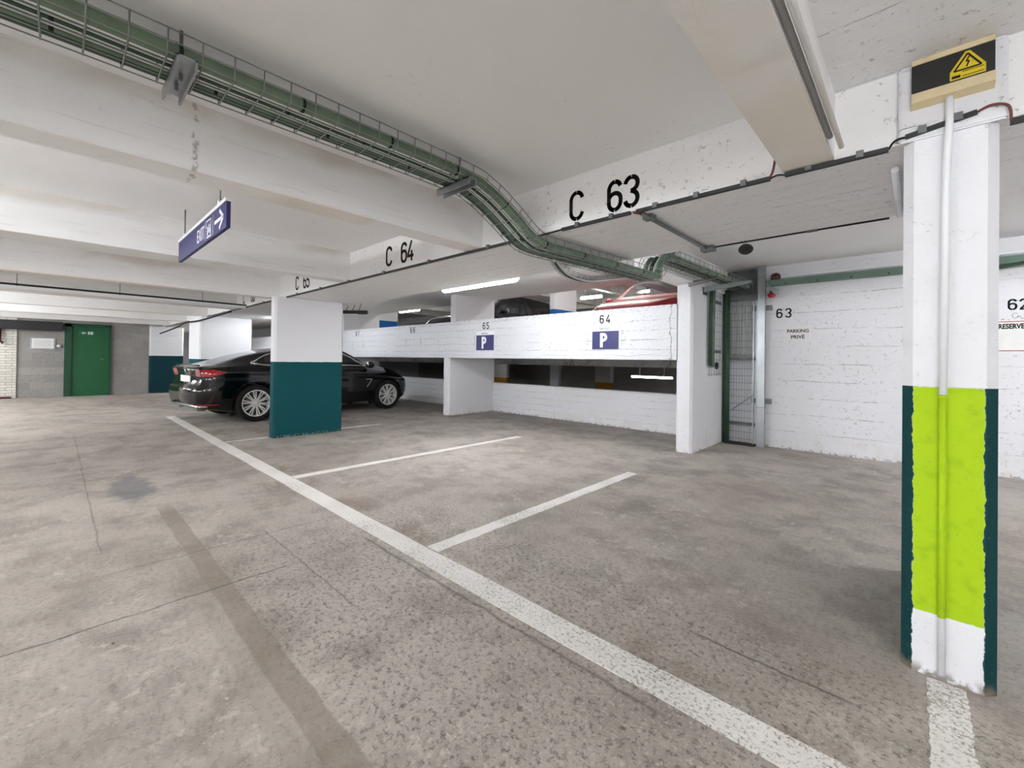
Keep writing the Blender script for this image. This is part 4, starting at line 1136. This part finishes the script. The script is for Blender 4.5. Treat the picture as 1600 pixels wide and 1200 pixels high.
SUV = dict(L=4.5, zt=[(0, 1.02), (.1, 1.25), (.35, 1.42), (.8, 1.50), (1.6, 1.54), (2.3, 1.54), (2.7, 1.49), (3.0, 1.36), (3.4, 1.06), (3.6, .97), (4.0, .90), (4.3, .81), (4.45, .70), (4.5, .60)],
           zs=[(0, .95), (.5, .97), (2.0, .95), (3.2, .90), (3.6, .86), (4.0, .79), (4.3, .68), (4.5, .54)],
           ws=[(0, .76), (.12, .84), (.4, .89), (.9, .90), (3.6, .90), (4.0, .87), (4.3, .78), (4.5, .60)],
           wr=[(0, .62), (.5, .60), (1.6, .62), (2.6, .62), (3.0, .63), (3.4, .68), (3.9, .66), (4.3, .55), (4.5, .42)],
           axles=(.85, 3.62), wr_=.33, rim=.23,
           side=([(.45, 1.04), (1.0, 1.01), (2.2, 1.0), (3.0, .99), (3.35, .985)], [(.45, 1.10), (.7, 1.36), (1.3, 1.43), (2.2, 1.44), (2.65, 1.39), (3.0, 1.24), (3.35, 1.0)]),
           rear=(.12, .42), wind=(2.72, 3.42))

def car(D, mat, name, label, loc, flip=False, glass='car_glass', detail=True, yaw=0.0):
    """Local frame: s runs from tail (0) to nose (L) along +Y; y sideways is +X."""
    Lc = D['L']
    cy_, sy_ = math.cos(yaw), math.sin(yaw)
    def prof(s):
        ws, wr, zs, zt = (interp(D[k], s) for k in ('ws', 'wr', 'zs', 'zt'))
        zt = max(zt, zs + .02)
        zb = .19 + .08 * max(0, 1 - s / .5) + .05 * max(0, 1 - (Lc - s) / .5)
        g = zt - zs
        pts = [(0, zb), (.5 * ws, zb), (.86 * ws, zb + .005), (.95 * ws, zb + .05), (.985 * ws, .36), (ws, .52), (ws * 1.0, .68), (ws * .985, zs - .16), (ws * .988, zs - .10),
               (ws * .965, zs - .04), (ws * .925, zs + .0), (ws * .895, zs + min(.03, g * .15)), (.5 * (.89 * ws + wr) + .02, zs + g * .48), (wr + .035, zs + g * .80), (wr, zs + g * .89), (wr * .85, zs + g * .955), (wr * .5, zs + g * .99), (0, zt)]
        return pts
    NV = 4
    def section(s):
        pts = prof(s); out = []
        for i in range(len(pts) - 1):
            p0 = pts[max(i - 1, 0)]; p1 = pts[i]; p2 = pts[i + 1]; p3 = pts[min(i + 2, len(pts) - 1)]
            if i == 0: p0 = (-pts[1][0], pts[1][1])
            if i == len(pts) - 2: p3 = (-pts[-2][0], pts[-2][1])
            for k in range(NV):
                t = k / NV
                out.append(tuple(.5 * (2 * p1[j] + (p2[j] - p0[j]) * t + (2 * p0[j] - 5 * p1[j] + 4 * p2[j] - p3[j]) * t * t + (3 * p1[j] - p0[j] - 3 * p2[j] + p3[j]) * t ** 3) for j in (0, 1)))
        out.append(pts[-1])
        return out
    xr = [(.15, .16), (.3, .04), (.45, .0), (.60, .0), (.66, .05), (.80, .08), (.93, .055), (.99, .03), (1.05, .10), (1.5, .5)]
    xf = [(.15, .14), (.30, .04), (.45, .0), (.60, .01), (.70, .05), (.85, .12), (1.2, .2)]
    def sh(s, z):
        a = max(0.0, 1 - s / .55) ** 1.5; b = max(0.0, 1 - (Lc - s) / .5) ** 1.5
        return s + interp(xr, z) * a - interp(xf, z) * b
    def yside(s, z):           # half width of the body at station s and height z
        sec = section(s); best = None
        for a, b in zip(sec[:-1], sec[1:]):
            if (a[1] - z) * (b[1] - z) <= 0 and abs(b[1] - a[1]) > 1e-6 and a[1] > .2:
                t = (z - a[1]) / (b[1] - a[1]); best = a[0] + t * (b[0] - a[0])
        return best if best is not None else max(p[0] for p in sec)
    def ztop(s, y):
        sec = section(s); n = len(sec)
        for a, b in zip(sec[n // 2:-1], sec[n // 2 + 1:]):
            if (a[0] - y) * (b[0] - y) <= 0 and abs(a[0] - b[0]) > 1e-6:
                t = (y - a[0]) / (b[0] - a[0]); return a[1] + t * (b[1] - a[1])
        return sec[-1][1]
    W = lambda s, y, z: ((y, s, z) if not flip else (-y, -s, z))
    root = thing(name, label, 'car', loc)
    def B(mb, nm, mt, par=None, fix=True, bevel=0.0):
        mb.v = [(p[0] * cy_ - p[1] * sy_ + loc[0], p[0] * sy_ + p[1] * cy_ + loc[1], p[2] + loc[2]) for p in mb.v]
        return mb.build(nm, mt, par or root, fix, bevel)
    ax = D['axles']; RW = D['wr_']
    lo, hi = D['side']
    st = []
    n = 150
    for i in range(n + 1): st.append(Lc * i / n)
    secs = [section(s) for s in st]
    K = len(secs[0])
    mb = MB()
    for s, sec in zip(st, secs):
        for (y, z) in sec: mb.v.append(W(sh(s, z), y, z))
        for (y, z) in sec: mb.v.append(W(sh(s, z), -y, z))
    def inwin(s, y, z, zt):
        if lo[0][0] + .06 < s < lo[-1][0] - .06 and z > interp(lo, s) + .012 and z < interp(hi, s) - .012 and y > .45: return True
        if D['wind'][0] + .04 < s < D['wind'][1] - .04 and y < (interp(D['wr'], s) * .86) and z > zt - .2: return True
        if D['rear'][0] + .05 < s < D['rear'][1] - .05 and y < interp(D['wr'], s) * .80 and z > zt - .12: return True
        return False
    for i in range(len(st) - 1):
        for j in range(K - 1):
            sc_ = (st[i] + st[i + 1]) / 2
            yc = (secs[i][j][0] + secs[i][j + 1][0]) / 2; zc = (secs[i][j][1] + secs[i][j + 1][1]) / 2
            if inwin(sc_, yc, zc, secs[i][-1][1]): continue
            a, b = i * 2 * K, (i + 1) * 2 * K
            mb.face([a + j, b + j, b + j + 1, a + j + 1], True)
            mb.face([a + K + j, a + K + j + 1, b + K + j + 1, b + K + j], True)
    for i, base in ((0, 0), (len(st) - 1, (len(st) - 1) * 2 * K)):
        for j in range(K - 1):
            q = [base + j, base + j + 1, base + K + j + 1, base + K + j]
            mb.face(q, True)
    body = B(mb, 'body', mat)
    # wheel arches cut out of the body
    cut = MB()
    for s in ax:
        for sg in (-1, 1):
            x, y, _ = W(s, sg * .62, 0)
            cut.lathe([(0, 0), (RW + .045, 0), (RW + .045, .5), (0, .5)], (x, y, RW), ((1 if x > 0 else -1), 0, 0), 40, False)
    cm = B(cut, 'cutter', 'tyre')
    cm.parent = None; cm.matrix_parent_inverse = Matrix.Identity(4)
    md = body.modifiers.new('arches', 'BOOLEAN'); md.operation = 'DIFFERENCE'; md.object = cm; md.solver = 'FAST'
    bpy.context.view_layer.update()
    nm = bpy.data.meshes.new_from_object(body.evaluated_get(bpy.context.evaluated_depsgraph_get()))
    body.modifiers.clear()
    if len(nm.polygons) > 500: body.data = nm
    bpy.data.objects.remove(cm)
    # inner liners so that the arches read dark
    for s in ax:
        for sg in (-1, 1):
            x, y, _ = W(s, sg * .60, RW)
            mb = MB().lathe([(RW + .043, 0), (RW + .043, .26), ], (x, y, RW), ((1 if x > 0 else -1), 0, 0), 36, True, False)
            mb.lathe([(0, 0), (RW + .043, 0)], (x, y, RW), ((1 if x > 0 else -1), 0, 0), 36, True, False)
            mb.f = mb.f[:]
            # keep only the upper part of the ring
            keep = [(f, q) for f, q in zip(mb.f, mb.sm) if sum(mb.v[k][2] for k in f) / len(f) > .22]
            mb.f = [k[0] for k in keep]; mb.sm = [k[1] for k in keep]
            B(mb, 'wheel_arch_liner', 'tyre')
    # glass
    def patch(loA, hiA, s0, s1, off=.004, rows=8, cols=26, sg=1):
        mb = MB()
        for i in range(cols + 1):
            s = s0 + (s1 - s0) * i / cols
            a, b = interp(loA, s), interp(hiA, s)
            if b < a + .004: b = a + .004
            for j in range(rows + 1):
                z = a + (b - a) * j / rows
                mb.v.append(W(sh(s, z), sg * (yside(s, z) + off), z))
        for i in range(cols):
            for j in range(rows):
                p = i * (rows + 1) + j
                mb.face([p, p + 1, p + rows + 2, p + rows + 1], True)
        return mb
    for sg in (-1, 1):
        g = B(patch(lo, hi, lo[0][0], lo[-1][0], sg=sg), 'side_window', glass, fix=False)
        if detail:
            rim = []
            for i in range(25):
                s = lo[0][0] + (lo[-1][0] - lo[0][0]) * i / 24; z = interp(lo, s); rim.append(W(sh(s, z), sg * (yside(s, z) + .008), z))
            for i in range(24, -1, -1):
                s = lo[0][0] + (lo[-1][0] - lo[0][0]) * i / 24; z = interp(hi, s); rim.append(W(sh(s, z), sg * (yside(s, z) + .008), z))
            B(MB().tube(rim, .015, 8, closed=True), 'window_trim', 'chrome', g, fix=False)
        mb = MB()
        for s in ((1.42, 2.32) if D is COUPE else (1.15, 2.15)):
            pts = []
            for k in range(7):
                z = interp(lo, s) + (interp(hi, s) - interp(lo, s)) * k / 6
                pts.append(W(sh(s, z), sg * (yside(s, z) + .002), z))
            mb.tube(pts, .03 if s > 2 else .012, 6)
        B(mb, 'window_pillar', 'black_metal', g, fix=False)
    def top_patch(s0, s1, wf, nm, off=.004):
        mb = MB(); C_, Rw = 16, 20
        for i in range(Rw + 1):
            s = s0 + (s1 - s0) * i / Rw; w_ = interp(D['wr'], s) * wf
            for j in range(C_ + 1):
                y = -w_ + 2 * w_ * j / C_
                z = ztop(s, abs(y)) + off
                mb.v.append(W(sh(s, z), y, z))
        for i in range(Rw):
            for j in range(C_):
                p = i * (C_ + 1) + j
                mb.face([p, p + 1, p + C_ + 2, p + C_ + 1], True)
        return B(mb, nm, glass, fix=False)
    top_patch(D['wind'][0], D['wind'][1], .94, 'windscreen')
    top_patch(D['rear'][0], D['rear'][1], .88, 'rear_window')
    # interior
    mb = MB()
    def bx(s0, s1, y0, y1, z0, z1):
        a = W(s0, y0, z0); b = W(s1, y1, z1)
        mb.box(min(a[0], b[0]), max(a[0], b[0]), min(a[1], b[1]), max(a[1], b[1]), z0, z1)
    bx(.6, 3.35, -.75, .75, .30, .36); bx(2.95, 3.30, -.70, .70, .6, .93)
    B(mb, 'dashboard', 'interior')
    for s in (2.25, 1.35):
        for y in (-.38, .38):
            mb = MB(); bx(s, s + .5, y - .25, y + .25, .36, .55); bx(s - .12, s + .02, y - .24, y + .24, .5, 1.03)
            bx(s - .10, s - .01, y - .13, y + .13, 1.06, 1.22)
            B(mb, 'seat', 'seat', bevel=.02)
    # wheels
    for s in ax:
        for sg in (-1, 1):
            x, y, _ = W(s, sg * (interp(D['ws'], s) - .005), RW)
            o = 1 if x > 0 else -1
            mb = MB().lathe([(RW - .075, -.22), (RW - .02, -.225), (RW, -.19), (RW, -.03), (RW - .02, -.002), (RW - .07, .0), (D['rim'] + .003, -.012), (D['rim'] - .01, -.03)], (x, y, RW), (o, 0, 0), 48, True, False)
            wh = B(mb, 'wheel', 'tyre')
            if not detail: continue
            mb = MB().lathe([(D['rim'] + .006, -.010), (D['rim'] - .008, -.006), (D['rim'] - .016, -.02), (D['rim'] - .02, -.12)], (x, y, RW), (o, 0, 0), 48, True, False)
            mb.lathe([(0, -.02), (.035, -.02), (.04, -.03), (.075, -.032), (.08, -.06), (0, -.06)], (x, y, RW), (o, 0, 0), 24)
            for k in range(20):
                a = 2 * PI * k / 20 + (.055 if k % 2 else -.055)
                ca, sa = math.cos(a), math.sin(a)
                p0 = Vector((x - o * .035, y + ca * .055, RW + sa * .055)); p1 = Vector((x - o * .014, y + ca * (D['rim'] - .01), RW + sa * (D['rim'] - .01)))
                mb.bar(p0, p1, .017, .022, up=(1, 0, 0))
            B(mb, 'rim', 'alloy', wh, fix=False)
            mb = MB().lathe([(0, -.13), (D['rim'] - .03, -.13), (D['rim'] - .03, -.12), (0, -.12)], (x, y, RW), (o, 0, 0), 30)
            B(mb, 'brake_disc', 'steel_dark', wh)
    # lamps, plate, trim
    for sg in (-1, 1):
        tl = patch([(0.0, .815), (.2, .82), (.40, .88)], [(0.0, .925), (.2, .935), (.40, .89)], 0.0, .40, .006, 6, 16, sg)
        # wrap on to the tail
        b0 = len(tl.v)
        for i in range(9):
            y = .74 - .24 * i / 8
            for j in range(5):
                z = .815 + .12 * j / 4
                tl.v.append(W(sh(0, z) - .006, sg * y, z))
        for i in range(8):
            for j in range(4):
                p = b0 + i * 5 + j; tl.face([p, p + 1, p + 6, p + 5], True)
        B(tl, 'tail_lamp', 'tail', fix=False)
        B(patch([(Lc - .42, .66), (Lc - .2, .60), (Lc - .03, .56)], [(Lc - .42, .72), (Lc - .2, .72), (Lc - .03, .66)], Lc - .42, Lc - .03, .006, 5, 14, sg), 'headlamp', 'lamp_clear', fix=False)
        # mirror
        s = D['wind'][1] - .12 if D is COUPE else 3.2
        mb = MB()
        c = W(s - .02, sg * (.98), 1.02)
        mb.lathe([(0, -.07), (.05, -.065), (.075, -.02), (.078, .03), (.05, .075), (0, .085)], c, (0, -1 if flip else 1, 0), 16)
        mb.bar(W(s, sg * .84, .97), W(s, sg * .98, 1.0), .05, .03)
        mr = B(mb, 'wing_mirror', mat)
        B(MB().lathe([(0, 0), (.062, 0), (.062, .003), (0, .003)], W(s - .095, sg * .98, 1.02), (0, -1 if flip else 1, 0), 16), 'mirror_glass', 'chrome', mr)
        if detail:
            pts = [(mp(3.98) - .60, .70), (mp(3.98) - .45, .70), (mp(3.98) - .50, .63), (mp(3.98) - .58, .53)]
            mb = MB(); P = [W(s_, sg * (yside(s_, z_) + .004), z_) for s_, z_ in pts]
            for a, b in zip(P[:-1], P[1:]): mb.bar(a, b, .012, .018)
            B(mb, 'side_vent', 'chrome', fix=False)
            for s_ in (mp(1.75), mp(2.75)):
                P = [W(s_ + .09 * k - .1, sg * (yside(s_, .86) + (.022 if 0 < k < 2 else .012)), .86) for k in range(3)]
                B(MB().tube(P, .011, 8), 'door_handle', mat)
            mb = MB()
            for s_ in (mp(1.55), mp(2.42), mp(3.38)):
                P = [W(s_, sg * (yside(s_, z_) + .0015), z_) for z_ in (.34, .5, .65, .8, .93)]
                mb.tube(P, .003, 4)
            B(mb, 'door_gap', 'black_rubber', fix=False)
            P = [W(s_, sg * (yside(s_, .245) + .004), .245 + .0) for s_ in (1.55, 2.3, 3.4)]
            B(patch([(.0, .33), (.3, .33)], [(.0, .352), (.3, .35)], 0.02, .30, .006, 2, 6, sg), 'reflector', 'tail', fix=False)
    if detail:
        y0 = sh(0, .40) - .004
        mb = MB(); P = [W(sh(0, .31) - .006, y, .31) for y in (-.70, -.35, 0, .35, .70)]
        P = [W(sh(.14, .31), -(yside(.14, .31) + .004), .31)] + P + [W(sh(.14, .31), yside(.14, .31) + .004, .31)]
        B(mb.tube(P, .017, 8), 'bumper_trim', 'chrome', fix=False)
        mb = MB(); a = W(sh(0, .83) - .028, -.26, .72); b = W(sh(0, .83) - .012, .26, .83)
        mb.box(min(a[0], b[0]), max(a[0], b[0]), min(a[1], b[1]), max(a[1], b[1]), .71, .82)
        pl = B(mb, 'number_plate', 'label_white')
        B(MB().lathe([(0, 0), (.035, 0), (.035, .006), (0, .006)], W(sh(0, .91) - .01, 0, .90), (0, -1, 0), 18), 'badge', 'chrome')
        for y in (-.5, .5):
            B(MB().lathe([(.022, 0), (.03, 0), (.03, .12), (.022, .12)], W(.10, y, .245), (0, 1, 0), 16, True, False), 'exhaust', 'steel_dark', fix=False)
        mb = MB().prism([(0, 0), (.20, 0), (.05, .07), (.015, .07)], (loc[0] * 0 - .006, 1.65, ztop(1.7, 0) - .012), (0, 1, 0), (0, 0, 1), .012)
        B(mb, 'antenna_fin', mat)
        mb = MB()
        a = W(.08, -.6, 1.0)
        P = [W(sh(.06, 1.01) - .02, y, 1.012 - .02 * abs(y)) for y in (-.62, -.3, 0, .3, .62)]
        B(mb.tube(P, .014, 8), 'spoiler_lip', mat)
    return root

car(COUPE, 'car_black', 'car', 'black fastback car with multi-spoke alloy wheels parked behind the teal pillar', (-9.445, 1.53, 0), yaw=math.radians(5.0))
car(SUV, 'car_red', 'car', 'red car behind the parapet on the upper deck above the number 64', (-3.55, 6.35 + 4.5, 1.33), flip=True, glass='clear_glass', detail=False)
car(SUV, 'car_navy', 'car', 'dark blue car on the upper deck seen between divider and blue banded pillar', (-8.22, 6.1 + 4.5, 1.33), flip=True, detail=False)
# a low dark car on the lower deck
car(COUPE, 'car_black', 'car', 'dark car on the lower deck seen through the opening left of the pier', (-12.3, 8.9, -1.2), detail=False)
